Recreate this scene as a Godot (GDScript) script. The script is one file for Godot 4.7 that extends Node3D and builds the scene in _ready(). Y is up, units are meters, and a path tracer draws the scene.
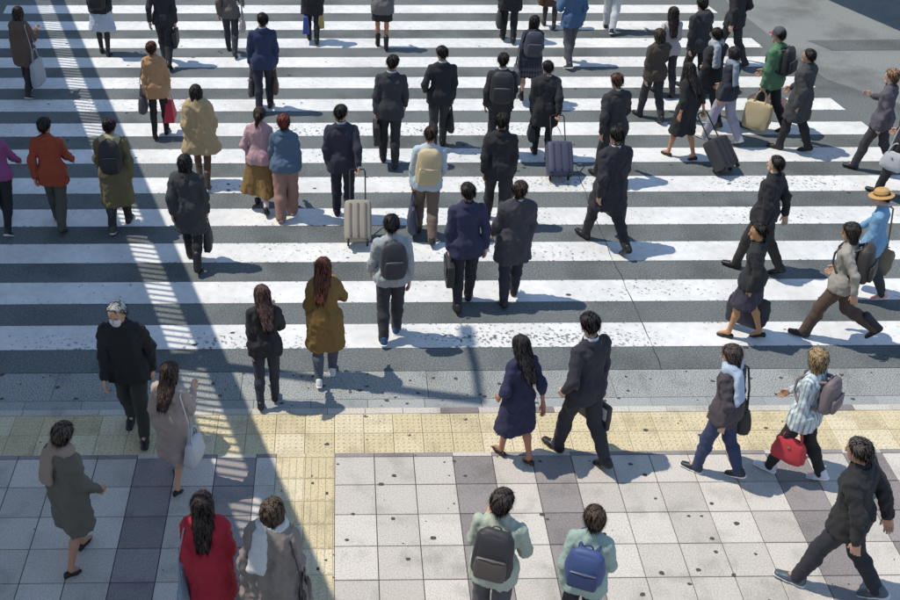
extends Node3D
# A busy pedestrian crossing seen from an elevated walkway. Metres, y up; the camera looks towards -z, the crossing's stripes run along x.

const SUN_ELEV := 61.5
const SUN_DIR := Vector2(0.976, 0.218)      # the way shadows fall on the ground (x, z)
var mats := {}
var used_names := {}
var fabric_tex: Texture2D
var hair_tex: Texture2D
var woven := {}
var stain_tex: Texture2D
var rng := RandomNumberGenerator.new()
var wn := FastNoiseLite.new()
var wn2 := FastNoiseLite.new()
var head_m: Array
var head_f: Array
var hands := {}
var hair_mesh := {}
var shoe_mesh := {}
var collar_mesh: ArrayMesh

# ---------------------------------------------------------------- small helpers
func numbered(called: String) -> String:
	var n: int = used_names.get(called, 0)
	used_names[called] = n + 1
	return called if n == 0 else "%s_%03d" % [called, n]

func tag(o: Node3D, label: String, category: String, group := "") -> Node3D:
	o.set_meta("label", label)
	o.set_meta("category", category)
	if group != "":
		o.set_meta("group", group)
	return o

func base(called: String, at := Vector3.ZERO, turn := 0.0) -> Node3D:
	var o := Node3D.new()
	o.name = numbered(called)
	add_child(o)
	o.position = at
	o.rotation.y = turn
	return o

func part(called: String, mesh: Mesh, m: Material, parent: Node, at := Transform3D.IDENTITY) -> MeshInstance3D:
	var o := MeshInstance3D.new()
	o.name = called
	o.mesh = mesh
	o.material_override = m
	parent.add_child(o, true)
	o.transform = at
	return o

func setting(called: String) -> Node3D:
	var o := Node3D.new()
	o.name = called
	o.set_meta("kind", "structure")
	add_child(o)
	return o

func noise_tex(size: int, freq: float, type: int, colors: Array, octaves := 3, s := 1) -> NoiseTexture2D:
	var n := FastNoiseLite.new()
	n.noise_type = type
	n.frequency = freq
	n.seed = s
	n.fractal_octaves = octaves
	n.fractal_gain = 0.6
	var g := Gradient.new()
	var offs := PackedFloat32Array()
	var cols := PackedColorArray()
	for c in colors:
		offs.append(c[0])
		cols.append(c[1])
	g.offsets = offs
	g.colors = cols
	var t := NoiseTexture2D.new()
	t.width = size
	t.height = size
	t.seamless = true
	t.noise = n
	t.color_ramp = g
	return t

func grey(v: float) -> Color:
	return Color(v, v, v)

func plain(c: Color, rough := 0.8, metal := 0.0) -> StandardMaterial3D:
	var key := "p%s%.2f%.2f" % [c.to_html(), rough, metal]
	if not mats.has(key):
		var m := StandardMaterial3D.new()
		m.albedo_color = c
		m.roughness = rough
		m.metallic = metal
		mats[key] = m
	return mats[key]

func cloth(hex: String, rough := 0.92, pattern := "") -> StandardMaterial3D:
	var key := "c%s%.2f%s" % [hex, rough, pattern]
	if not mats.has(key):
		var m := StandardMaterial3D.new()
		var col := Color(hex)
		col.s *= 0.86
		m.albedo_color = col.lerp(Color(0.5, 0.5, 0.52), 0.20 * clampf(1.0 - col.v / 0.45, 0.0, 1.0))
		m.albedo_texture = fabric_tex
		m.uv1_triplanar = true
		m.uv1_scale = Vector3(8, 8, 8)
		m.roughness = rough
		m.rim_enabled = true
		m.rim = 0.15
		if pattern != "":
			m.albedo_texture = woven[pattern]
			m.uv1_scale = Vector3(6, 6, 6)
		mats[key] = m
	return mats[key]

func skin_mat(hex: String) -> StandardMaterial3D:
	var key := "s" + hex
	if not mats.has(key):
		var m := StandardMaterial3D.new()
		m.albedo_color = Color(hex)
		m.vertex_color_use_as_albedo = true
		m.roughness = 0.55
		mats[key] = m
	return mats[key]

# ---------------------------------------------------------------- mesh building
func mesh_of(v: PackedVector3Array, n: PackedVector3Array, i: PackedInt32Array, c := PackedColorArray()) -> ArrayMesh:
	var a := []
	a.resize(Mesh.ARRAY_MAX)
	a[Mesh.ARRAY_VERTEX] = v
	a[Mesh.ARRAY_NORMAL] = n
	a[Mesh.ARRAY_INDEX] = i
	if c.size() == v.size():
		a[Mesh.ARRAY_COLOR] = c
	var m := ArrayMesh.new()
	m.add_surface_from_arrays(Mesh.PRIMITIVE_TRIANGLES, a)
	return m

# bone: [a, b, radius a, radius b, half width a, half width b, lateral direction]
func bone(a: Vector3, b: Vector3, ra: float, rb: float, wa := 0.0, wb := 0.0, lat := Vector3.RIGHT) -> Array:
	return [a, b, ra, rb, wa, wb, lat]

# Smooth union of tapered bones on a grid, meshed as surface nets. cuts: planes [point, normal]; what lies on the normal's side is cut away.
func nets(bones: Array, cell: float, k: float, cuts: Array, amp := 0.0, freq := Vector3.ONE, off := Vector3.ZERO) -> Array:
	var lo := Vector3.INF
	var hi := -Vector3.INF
	for b in bones:
		var r: float = maxf(b[2] + b[4], b[3] + b[5])
		var rv := Vector3(r, r, r)
		lo = lo.min((b[0] as Vector3).min(b[1]) - rv)
		hi = hi.max((b[0] as Vector3).max(b[1]) + rv)
	var pad := cell * 3.0
	lo -= Vector3(pad, pad, pad)
	hi += Vector3(pad, pad, pad)
	var nx := int((hi.x - lo.x) / cell) + 1
	var ny := int((hi.y - lo.y) / cell) + 1
	var nz := int((hi.z - lo.z) / cell) + 1
	var nxy := nx * ny
	var f := PackedFloat32Array()
	f.resize(nxy * nz)
	f.fill(1.0)
	var m := maxf(k * 0.8, cell * 2.0)
	for bb in bones:
		var a: Vector3 = bb[0]
		var ab: Vector3 = bb[1] - a
		var ra: float = bb[2]
		var dr: float = bb[3] - ra
		var wa: float = bb[4]
		var dw: float = bb[5] - wa
		var lat: Vector3 = bb[6]
		var wide := wa > 0.0 or dw > 0.0
		var inv := 1.0 / maxf(ab.length_squared(), 1e-9)
		var r: float = maxf(ra, ra + dr) + m
		var wmax := maxf(wa, wa + dw)
		var ext := Vector3(r, r, r) + lat.abs() * wmax
		var blo := (a.min(a + ab) - ext - lo) / cell
		var bhi := (a.max(a + ab) + ext - lo) / cell
		var x0 := maxi(int(blo.x), 0)
		var x1 := mini(int(bhi.x) + 1, nx - 1)
		var y0 := maxi(int(blo.y), 0)
		var y1 := mini(int(bhi.y) + 1, ny - 1)
		var z0 := maxi(int(blo.z), 0)
		var z1 := mini(int(bhi.z) + 1, nz - 1)
		for z in range(z0, z1 + 1):
			for y in range(y0, y1 + 1):
				var row := z * nxy + y * nx
				var pa := Vector3(lo.x + x0 * cell, lo.y + y * cell, lo.z + z * cell) - a
				for i in range(row + x0, row + x1 + 1):
					var t := clampf(pa.dot(ab) * inv, 0.0, 1.0)
					var q := pa - ab * t
					if wide:
						var w := wa + dw * t
						q -= lat * clampf(q.dot(lat), -w, w)
					var d := q.length() - ra - dr * t
					var o := f[i]
					var h := k - absf(o - d)
					if h > 0.0:
						f[i] = minf(o, d) - h * h * 0.25 / k
					elif d < o:
						f[i] = d
					pa.x += cell
	for c in cuts:
		var cp: Vector3 = c[0]
		var cn: Vector3 = c[1]
		var far := 2.5 * cell
		for z in nz:
			for y in ny:
				var row := z * nxy + y * nx
				var e := (Vector3(lo.x, lo.y + y * cell, lo.z + z * cell) - cp).dot(cn)
				var ex := cn.x * cell
				if e < -far and e + ex * nx < -far:
					continue
				for x in nx:
					var i := row + x
					var s := e + ex * x
					if s > f[i]:
						f[i] = s
	# surface nets
	var vmap := PackedInt32Array()
	vmap.resize(nxy * nz)
	vmap.fill(-1)
	var verts := PackedVector3Array()
	var idx := PackedInt32Array()
	var skip := cell * 2.2
	var offs := PackedInt32Array([0, 1, nx, nx + 1, nxy, nxy + 1, nxy + nx, nxy + nx + 1])
	for z in nz - 1:
		for y in ny - 1:
			var row := z * nxy + y * nx
			for x in nx - 1:
				var i := row + x
				var f0 := f[i]
				if f0 > skip or f0 < -skip:
					continue
				var f1 := f[i + 1]
				var f2 := f[i + nx]
				var f3 := f[i + nx + 1]
				var f4 := f[i + nxy]
				var f5 := f[i + nxy + 1]
				var f6 := f[i + nxy + nx]
				var f7 := f[i + nxy + nx + 1]
				var inside := int(f0 < 0.0) + int(f1 < 0.0) + int(f2 < 0.0) + int(f3 < 0.0) + int(f4 < 0.0) + int(f5 < 0.0) + int(f6 < 0.0) + int(f7 < 0.0)
				if inside == 0 or inside == 8:
					continue
				var s := Vector3.ZERO
				var cnt := 0
				if (f0 < 0.0) != (f1 < 0.0): s += Vector3(f0 / (f0 - f1), 0, 0); cnt += 1
				if (f2 < 0.0) != (f3 < 0.0): s += Vector3(f2 / (f2 - f3), 1, 0); cnt += 1
				if (f4 < 0.0) != (f5 < 0.0): s += Vector3(f4 / (f4 - f5), 0, 1); cnt += 1
				if (f6 < 0.0) != (f7 < 0.0): s += Vector3(f6 / (f6 - f7), 1, 1); cnt += 1
				if (f0 < 0.0) != (f2 < 0.0): s += Vector3(0, f0 / (f0 - f2), 0); cnt += 1
				if (f1 < 0.0) != (f3 < 0.0): s += Vector3(1, f1 / (f1 - f3), 0); cnt += 1
				if (f4 < 0.0) != (f6 < 0.0): s += Vector3(0, f4 / (f4 - f6), 1); cnt += 1
				if (f5 < 0.0) != (f7 < 0.0): s += Vector3(1, f5 / (f5 - f7), 1); cnt += 1
				if (f0 < 0.0) != (f4 < 0.0): s += Vector3(0, 0, f0 / (f0 - f4)); cnt += 1
				if (f1 < 0.0) != (f5 < 0.0): s += Vector3(1, 0, f1 / (f1 - f5)); cnt += 1
				if (f2 < 0.0) != (f6 < 0.0): s += Vector3(0, 1, f2 / (f2 - f6)); cnt += 1
				if (f3 < 0.0) != (f7 < 0.0): s += Vector3(1, 1, f3 / (f3 - f7)); cnt += 1
				vmap[i] = verts.size()
				verts.append(lo + (Vector3(x, y, z) + s / cnt) * cell)
				var n0 := f0 < 0.0
				if n0 != (f1 < 0.0) and y > 0 and z > 0:
					quad(idx, vmap[i], vmap[i - nx], vmap[i - nx - nxy], vmap[i - nxy], n0)
				if n0 != (f2 < 0.0) and x > 0 and z > 0:
					quad(idx, vmap[i], vmap[i - nxy], vmap[i - nxy - 1], vmap[i - 1], n0)
				if n0 != (f4 < 0.0) and x > 0 and y > 0:
					quad(idx, vmap[i], vmap[i - 1], vmap[i - 1 - nx], vmap[i - nx], n0)
	var norms := normals_of(verts, idx)
	if amp > 0.0:
		for i in verts.size():
			var p := verts[i]
			var q := p * freq + off
			var w := 0.8 * wn.get_noise_3d(q.x, q.y, q.z) + 0.4 * wn2.get_noise_3d(p.x + off.x, p.y + off.y, p.z)
			verts[i] = p + norms[i] * (w * amp)
		norms = normals_of(verts, idx)
	return [verts, norms, idx]

func quad(idx: PackedInt32Array, a: int, b: int, c: int, d: int, flip: bool) -> void:
	if a < 0 or b < 0 or c < 0 or d < 0:
		return
	if flip:
		idx.append_array(PackedInt32Array([a, c, b, a, d, c]))
	else:
		idx.append_array(PackedInt32Array([a, b, c, a, c, d]))

func normals_of(v: PackedVector3Array, idx: PackedInt32Array) -> PackedVector3Array:
	var n := PackedVector3Array()
	n.resize(v.size())
	for t in range(0, idx.size(), 3):
		var a := idx[t]
		var b := idx[t + 1]
		var c := idx[t + 2]
		var g := (v[c] - v[a]).cross(v[b] - v[a])   # front faces run clockwise
		n[a] += g
		n[b] += g
		n[c] += g
	for i in n.size():
		n[i] = n[i].normalized()
	return n

func net_mesh(bones: Array, cell: float, k: float, cuts: Array, amp := 0.0, freq := Vector3.ONE, off := Vector3.ZERO) -> ArrayMesh:
	var r := nets(bones, cell, k, cuts, amp, freq, off)
	return mesh_of(r[0], r[1], r[2])

func flat_quad(p: PackedVector3Array, uv := PackedVector2Array()) -> ArrayMesh:
	# a horizontal sheet given by its corners in order, facing up
	var st := SurfaceTool.new()
	st.begin(Mesh.PRIMITIVE_TRIANGLES)
	for t in [0, 1, 2, 0, 2, 3]:
		st.set_normal(Vector3.UP)
		if uv.size() == 4:
			st.set_uv(uv[t])
			st.set_uv2(Vector2(p[t].x, p[t].z) / 23.0)
		st.add_vertex(p[t])
	return st.commit()

# a slab with bevelled top edges, its top at y = 0
func slab_mesh(w: float, d: float, t: float, bev: float) -> ArrayMesh:
	var st := SurfaceTool.new()
	st.begin(Mesh.PRIMITIVE_TRIANGLES)
	slab_into(st, Vector3.ZERO, w, d, t, bev)
	st.generate_normals()
	return st.commit()

func slab_into(st: SurfaceTool, c: Vector3, w: float, d: float, t: float, bev: float) -> void:
	var x := w / 2.0
	var z := d / 2.0
	var top := [Vector3(-x + bev, 0, -z + bev), Vector3(x - bev, 0, -z + bev), Vector3(x - bev, 0, z - bev), Vector3(-x + bev, 0, z - bev)]
	var mid := [Vector3(-x, -bev, -z), Vector3(x, -bev, -z), Vector3(x, -bev, z), Vector3(-x, -bev, z)]
	var low := [Vector3(-x, -t, -z), Vector3(x, -t, -z), Vector3(x, -t, z), Vector3(-x, -t, z)]
	st.set_smooth_group(-1)
	for q in [[top[0], top[1], top[2], top[3]]]:
		for k in [0, 1, 2, 0, 2, 3]:
			st.add_vertex(c + q[k])
	for s in 4:
		var e := (s + 1) % 4
		for q in [[mid[s], mid[e], top[e], top[s]], [low[s], low[e], mid[e], mid[s]]]:
			for k in [0, 1, 2, 0, 2, 3]:
				st.add_vertex(c + q[k])

func bar_into(st: SurfaceTool, a: Vector3, b: Vector3, w: float, h: float, up := Vector3.UP) -> void:
	# a rectangular bar from a to b
	var d := (b - a).normalized()
	var s := d.cross(up).normalized() * w / 2.0
	var u := s.cross(d).normalized() * h / 2.0
	var p := [a - s - u, a + s - u, a + s + u, a - s + u, b - s - u, b + s - u, b + s + u, b - s + u]
	st.set_smooth_group(-1)
	for q in [[0, 1, 2, 3], [5, 4, 7, 6], [4, 0, 3, 7], [1, 5, 6, 2], [3, 2, 6, 7], [4, 5, 1, 0]]:
		for k in [0, 2, 1, 0, 3, 2]:
			st.add_vertex(p[q[k]])

func bar_mesh(a: Vector3, b: Vector3, w: float, h: float, up := Vector3.UP) -> ArrayMesh:
	var st := SurfaceTool.new()
	st.begin(Mesh.PRIMITIVE_TRIANGLES)
	bar_into(st, a, b, w, h, up)
	st.generate_normals()
	return st.commit()

func tube(pts: Array, r: float, sides := 6, flat := 1.0) -> ArrayMesh:
	var v := PackedVector3Array()
	var idx := PackedInt32Array()
	var n := pts.size()
	for i in n:
		var d: Vector3 = ((pts[mini(i + 1, n - 1)] as Vector3) - (pts[maxi(i - 1, 0)] as Vector3)).normalized()
		var u := d.cross(Vector3(0.31, 0.2, 0.93)).normalized()
		var w := u.cross(d)
		for s in sides:
			var a := TAU * s / sides
			v.append((pts[i] as Vector3) + (u * cos(a) + w * sin(a) * flat) * r)
	for i in n - 1:
		for s in sides:
			var s2 := (s + 1) % sides
			var a := i * sides + s
			var b := i * sides + s2
			idx.append_array(PackedInt32Array([a, b, b + sides, a, b + sides, a + sides]))
	for e in 2:
		var first := 0 if e == 0 else (n - 1) * sides
		for s in range(1, sides - 1):
			idx.append_array(PackedInt32Array([first, first + s + 1, first + s] if e == 0 else [first, first + s, first + s + 1]))
	return mesh_of(v, normals_of(v, idx), idx)

# rounded box centred at the origin; taper scales the top, bulge swells the faces
func rbox(size: Vector3, r: float, seg := 5, taper := Vector2.ONE, bulge := 0.0, wrinkle := 0.0) -> ArrayMesh:
	var v := PackedVector3Array()
	var idx := PackedInt32Array()
	var half := size / 2.0
	var inner := half - Vector3(r, r, r)
	for axis in 3:
		for sgn in [-1.0, 1.0]:
			var first := v.size()
			for i in seg + 1:
				for j in seg + 1:
					var p := Vector3.ZERO
					p[axis] = sgn * half[axis]
					var s := -cos(PI * i / seg)
					var t := -cos(PI * j / seg)
					p[(axis + 1) % 3] = s * half[(axis + 1) % 3]
					p[(axis + 2) % 3] = t * half[(axis + 2) % 3]
					var q := p.clamp(-inner, inner)
					var o := q + (p - q).normalized() * r if p.distance_to(q) > 1e-6 else p
					o[axis] += sgn * bulge * (1.0 - s * s) * (1.0 - t * t)
					if wrinkle > 0.0:
						o += o.normalized() * wrinkle * wn2.get_noise_3d(o.x * 1.5 + size.x * 9.0, o.y, o.z * 1.5)
					var h := (o.y / size.y + 0.5)
					o.x *= lerpf(1.0, taper.x, h)
					o.z *= lerpf(1.0, taper.y, h)
					v.append(o)
			for i in seg:
				for j in seg:
					var a := first + i * (seg + 1) + j
					var q4 := [a, a + 1, a + seg + 2, a + seg + 1]
					if sgn < 0.0:
						q4 = [a, a + seg + 1, a + seg + 2, a + 1]
					idx.append_array(PackedInt32Array([q4[0], q4[1], q4[2], q4[0], q4[2], q4[3]]))
	return mesh_of(v, normals_of(v, idx), idx)

func arc(c: Vector3, right: Vector3, up: Vector3, n := 9) -> Array:
	# a half loop from c - right over c + up to c + right
	var pts := []
	for i in n:
		var a := PI * i / (n - 1.0)
		pts.append(c - right * cos(a) + up * sin(a))
	return pts

func lathe(prof: Array, sides := 20) -> ArrayMesh:
	var v := PackedVector3Array()
	var idx := PackedInt32Array()
	for p in prof:
		for s in sides:
			var a := TAU * s / sides
			v.append(Vector3(cos(a) * p[0], p[1], sin(a) * p[0]))
	for i in prof.size() - 1:
		for s in sides:
			var a := i * sides + s
			var b := i * sides + (s + 1) % sides
			idx.append_array(PackedInt32Array([a, b, b + sides, a, b + sides, a + sides]))
	return mesh_of(v, normals_of(v, idx), idx)

const GUM := [
	[0.479, -7.593, 0.02212], [0.349, -7.48, 0.0238], [0.077, -7.091, 0.019], [0.446, -7.03, 0.0184], [0.8, -6.785, 0.0238], [0.019, -6.771, 0.0166],
	[0.56, -6.54, 0.019], [1.079, -7.791, 0.019], [1.167, -7.584, 0.01744], [1.836, -7.064, 0.022], [1.873, -7.006, 0.0154], [1.927, -7.781, 0.0166],
	[2.806, -7.728, 0.0202], [2.909, -7.574, 0.0238], [2.939, -7.257, 0.0136], [3.192, -7.029, 0.0154], [3.314, -7.027, 0.0142], [3.452, -7.186, 0.0172],
	[3.611, -6.929, 0.0232], [3.332, -6.749, 0.019], [3.322, -6.588, 0.0196], [2.773, -6.353, 0.0226], [2.987, -6.227, 0.0166], [2.551, -6.118, 0.022],
	[3.4, -6.323, 0.0202], [3.108, -6.383, 0.0202], [3.67, -6.56, 0.0142], [-0.174, -8.051, 0.0214], [-0.335, -7.597, 0.0226], [-0.294, -7.501, 0.0214],
	[-0.168, -7.366, 0.0202], [-0.169, -6.537, 0.013], [-0.238, -6.435, 0.019], [-0.064, -7.761, 0.013], [0.225, -8.473, 0.0202], [0.655, -8.176, 0.0178],
	[1.247, -8.415, 0.0202], [1.55, -8.181, 0.0214], [2.696, -8.399, 0.0202], [3.071, -8.225, 0.0214], [3.603, -8.143, 0.0178], [4.637, -8.441, 0.0214],
	[4.31, -8.242, 0.019]]

# ---------------------------------------------------------------- people
func make_head(female: bool) -> Array:
	var j := 0.93 if female else 1.0
	var B := [
		bone(Vector3(0, 0.148, -0.022), Vector3(0, 0.148, 0.020), 0.080, 0.074),
		bone(Vector3(0, 0.115, -0.02), Vector3(0, 0.12, 0.025), 0.070, 0.068),
		bone(Vector3(0, 0.10, 0.030), Vector3(0, 0.045, 0.048), 0.060 * j, 0.038 * j, 0.004, 0.012),
		bone(Vector3(0, 0.022, 0.066), Vector3(0, 0.028, 0.064), 0.022, 0.024, 0.008 * j, 0.008 * j),
		bone(Vector3(0, -0.05, -0.012), Vector3(0, 0.09, -0.012), 0.054 * j, 0.054 * j)]
	var E2 := [
		bone(Vector3(0, 0.118, 0.093), Vector3(0, 0.083, 0.110), 0.008, 0.0125),
		bone(Vector3(0, 0.134, 0.086), Vector3(0, 0.134, 0.086), 0.011, 0.011, 0.034, 0.034),
		bone(Vector3(0, 0.055, 0.087), Vector3(0, 0.053, 0.087), 0.010, 0.010, 0.014, 0.014),
		bone(Vector3(0.076, 0.118, -0.008), Vector3(0.077, 0.086, 0.0), 0.013, 0.009, 0.007, 0.004, Vector3(0, 0, 1)),
		bone(Vector3(-0.076, 0.118, -0.008), Vector3(-0.077, 0.086, 0.0), 0.013, 0.009, 0.007, 0.004, Vector3(0, 0, 1))]
	var r := nets(B + E2, 0.0085, 0.014, [])
	var c := PackedColorArray()
	for p: Vector3 in r[0]:
		var col := Color(1, 1, 1)
		if p.z > 0.05:
			var ax := absf(p.x)
			if Vector2((ax - 0.032) / 0.014, (p.y - 0.115) / 0.008).length() < 1.0:
				col = Color(0.12, 0.10, 0.10)
			elif Vector2((ax - 0.033) / 0.02, (p.y - 0.139) / 0.006).length() < 1.0:
				col = Color(0.25, 0.2, 0.18)
			elif Vector2(ax / 0.024, (p.y - 0.054) / 0.009).length() < 1.0:
				col = Color(0.85, 0.5, 0.48)
		c.append(col)
	r.append(c)
	return r

func make_hand(grip: bool) -> Array:
	# a left hand hanging down from the wrist at the origin: palm towards -x, thumb forward (+z)
	var B := [bone(Vector3(0, 0.02, 0), Vector3(0, -0.02, 0), 0.024, 0.020, 0.006, 0.012, Vector3(0, 0, 1)),
		bone(Vector3(0, -0.02, 0), Vector3(-0.002, -0.082, 0.001), 0.017, 0.013, 0.020, 0.028, Vector3(0, 0, 1))]
	var zs := [0.031, 0.0105, -0.0105, -0.030]
	var ls := [0.074, 0.083, 0.077, 0.061]
	var bend: Array = [1.2, 2.5, 3.4] if grip else [0.22, 0.55, 0.8]
	for i in 4:
		var p := Vector3(-0.002, -0.084, zs[i])
		var seg: float = ls[i]
		for s in 3:
			var l: float = seg * [0.45, 0.31, 0.24][s]
			var q: Vector3 = p + Vector3(-sin(bend[s]), -cos(bend[s]), zs[i] * 0.9).normalized() * l
			B.append(bone(p, q, 0.0098 - s * 0.0007, 0.0090 - s * 0.0008))
			p = q
	var tip := Vector3(-0.034, -0.086, 0.038) if grip else Vector3(-0.018, -0.094, 0.062)
	B.append(bone(Vector3(-0.004, -0.022, 0.024), Vector3(-0.012, -0.058, 0.047), 0.014, 0.0105))
	B.append(bone(Vector3(-0.012, -0.058, 0.047), tip, 0.0105, 0.0085))
	return nets(B, 0.0058, 0.006, [])

func make_hair(style: String) -> ArrayMesh:
	var cap := [bone(Vector3(0, 0.150, -0.026), Vector3(0, 0.152, 0.018), 0.091, 0.083), bone(Vector3(0, 0.11, -0.035), Vector3(0, 0.15, 0), 0.078, 0.086)]
	var cuts := [[Vector3(0, 0.132, -0.012), Vector3(0, -0.66, 0.75)]]
	var k := 0.03
	match style:
		"bob":
			cap.append(bone(Vector3(0, 0.13, -0.035), Vector3(0, 0.0, -0.040), 0.06, 0.052, 0.034, 0.040))
			cap.append(bone(Vector3(0.072, 0.12, 0.0), Vector3(0.076, 0.015, 0.0), 0.03, 0.026))
			cap.append(bone(Vector3(-0.072, 0.12, 0.0), Vector3(-0.076, 0.015, 0.0), 0.03, 0.026))
			cuts = [[Vector3(0, 0.12, 0.048), Vector3(0, -0.5, 0.866)]]
		"long":
			cap.append(bone(Vector3(0, 0.13, -0.04), Vector3(0, -0.08, -0.075), 0.06, 0.050, 0.036, 0.050))
			cap.append(bone(Vector3(0, -0.08, -0.075), Vector3(0.01, -0.30, -0.165), 0.050, 0.026, 0.05, 0.042))
			cap.append(bone(Vector3(0.072, 0.12, 0.0), Vector3(0.082, -0.06, -0.01), 0.03, 0.026))
			cap.append(bone(Vector3(-0.072, 0.12, 0.0), Vector3(-0.082, -0.06, -0.01), 0.03, 0.026))
			cuts = [[Vector3(0, 0.12, 0.048), Vector3(0, -0.42, 0.907)]]
		"bun":
			cap.append(bone(Vector3(0, 0.175, -0.125), Vector3(0, 0.19, -0.12), 0.042, 0.036))
			cuts = [[Vector3(0, 0.128, 0.008), Vector3(0, -0.66, 0.75)]]
		"tail":
			cap.append(bone(Vector3(0, 0.15, -0.115), Vector3(0, 0.12, -0.145), 0.026, 0.034))
			cap.append(bone(Vector3(0, 0.12, -0.145), Vector3(0.012, -0.12, -0.135), 0.036, 0.012))
			cuts = [[Vector3(0, 0.128, 0.008), Vector3(0, -0.66, 0.75)]]
		"full":
			cap = [bone(Vector3(0, 0.155, -0.03), Vector3(0, 0.16, 0.022), 0.098, 0.088), bone(Vector3(0, 0.10, -0.04), Vector3(0, 0.15, 0), 0.082, 0.09)]
			cuts = [[Vector3(0, 0.130, 0.0), Vector3(0, -0.62, 0.785)]]
	var hm := nets(cap, 0.010, k, cuts, 0.008, Vector3(22, 9, 22), Vector3(style.length() * 3.1, 0, 0))
	strands(hm, 800 if style == "long" else 560, style.length() * 7 + style.unicode_at(0))
	return mesh_of(hm[0], hm[1], hm[2])

# loose strands: thin tapering ribbons that follow the hair's surface downwards and lift off it a little
func strands(hm: Array, count: int, s: int) -> void:
	var V: PackedVector3Array = hm[0]
	var N: PackedVector3Array = hm[1]
	var I: PackedInt32Array = hm[2]
	var rg := RandomNumberGenerator.new()
	rg.seed = s
	var n0 := V.size()
	for i in count:
		var j := rg.randi() % n0
		var p := V[j]
		var n := N[j]
		if p.z > 0.055 and n.z > 0.5 and p.y < 0.17:
			continue
		var d := Vector3(rg.randf_range(-0.5, 0.5), -1.0, rg.randf_range(-0.5, 0.35))
		if n.y > 0.7:
			d = Vector3(rg.randf_range(-1, 1), -0.2, rg.randf_range(-1, 1))
		d = (d - n * d.dot(n)).normalized()
		var side := d.cross(n).normalized()
		var w := rg.randf_range(0.0010, 0.0024)
		var l := rg.randf_range(0.022, 0.042)
		var lift := rg.randf_range(0.001, 0.010)
		var first := V.size()
		for q in 4:
			var t := q / 3.0
			var c := p + d * l * t * 2.0 + n * (0.002 + lift * t) + Vector3(0, -0.010 * t * t, 0)
			V.append(c - side * w * (1.0 - t * 0.9))
			V.append(c + side * w * (1.0 - t * 0.9))
			N.append(n)
			N.append(n)
		for q in 3:
			var a := first + q * 2
			I.append_array(PackedInt32Array([a, a + 1, a + 3, a, a + 3, a + 2]))
	hm[0] = V
	hm[1] = N
	hm[2] = I

func make_shoe(kind: String) -> ArrayMesh:
	# the ankle at the origin, the sole 0.085 below
	var B := [bone(Vector3(0, -0.045, -0.045), Vector3(0, -0.056, 0.07), 0.042, 0.036, 0.0, 0.006),
		bone(Vector3(0, -0.056, 0.07), Vector3(0, -0.064, 0.155), 0.036, 0.026, 0.008, 0.012),
		bone(Vector3(0, -0.03, -0.02), Vector3(0, 0.0, -0.03), 0.046, 0.046)]
	if kind == "boot":
		B.append(bone(Vector3(0, 0.0, -0.03), Vector3(0, 0.17, -0.03), 0.050, 0.062))
	if kind == "pump":
		B = [bone(Vector3(0, -0.045, -0.05), Vector3(0, -0.066, 0.07), 0.034, 0.026, 0.0, 0.004),
			bone(Vector3(0, -0.066, 0.07), Vector3(0, -0.068, 0.135), 0.026, 0.016, 0.01, 0.010),
			bone(Vector3(0, -0.05, -0.062), Vector3(0, -0.085, -0.062), 0.020, 0.014)]
	return net_mesh(B, 0.0115, 0.02, [[Vector3(0, -0.085, 0), Vector3(0, -1, 0)]])

func hair_mat(hex: String) -> StandardMaterial3D:
	var key := "h" + hex
	if not mats.has(key):
		var m := StandardMaterial3D.new()
		m.albedo_color = Color(hex).lightened(0.06)
		m.albedo_texture = hair_tex
		m.uv1_triplanar = true
		m.uv1_scale = Vector3(9, 1.6, 9)
		m.roughness = 0.72
		mats[key] = m
	return mats[key]

func shared_parts() -> void:
	head_m = make_head(false)
	head_f = make_head(true)
	hands["grip"] = make_hand(true)
	hands["open"] = make_hand(false)
	for s in ["short", "bob", "long", "bun", "tail", "full"]:
		hair_mesh[s] = make_hair(s)
	for s in ["flat", "boot", "pump"]:
		shoe_mesh[s] = make_shoe(s)
	collar_mesh = lathe([[0.064, -0.03], [0.074, -0.025], [0.070, 0.0], [0.064, 0.030], [0.060, 0.031], [0.058, 0.0], [0.064, -0.03]])

func append_piece(V: PackedVector3Array, N: PackedVector3Array, I: PackedInt32Array, C: PackedColorArray, piece: Array, t: Transform3D) -> void:
	var first := V.size()
	var mirrored := t.basis.determinant() < 0.0
	var nb := t.basis.inverse().transposed()
	for p: Vector3 in piece[0]:
		V.append(t * p)
	for n: Vector3 in piece[1]:
		N.append((nb * n).normalized())
	var src: PackedInt32Array = piece[2]
	for i in range(0, src.size(), 3):
		I.append(first + src[i])
		I.append(first + (src[i + 2] if mirrored else src[i + 1]))
		I.append(first + (src[i + 1] if mirrored else src[i + 2]))
	if piece.size() > 3:
		C.append_array(piece[3])
	else:
		var w := PackedColorArray()
		w.resize((piece[0] as PackedVector3Array).size())
		w.fill(Color(1, 1, 1))
		C.append_array(w)

# fit: how far the top stands off the body; sleeve: share of the forearm that it covers; flare: how far the hem stands off
const TOPS := {
	"suit": [0.012, 0.95, 0.010, 0.013, "suit_jacket"], "jacket": [0.017, 0.97, 0.010, 0.019, "jacket"], "coat": [0.021, 0.97, 0.020, 0.019, "coat"],
	"shirt": [0.010, 0.93, 0.006, 0.016, "shirt"], "tee": [0.012, -0.25, 0.010, 0.014, "short_sleeved_top"], "cape": [0.045, 0.78, 0.06, 0.026, "cape_coat"],
	"dress": [0.010, 0.4, 0.040, 0.016, "dress"], "knit": [0.018, 0.95, 0.010, 0.014, "knit_top"]}

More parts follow.
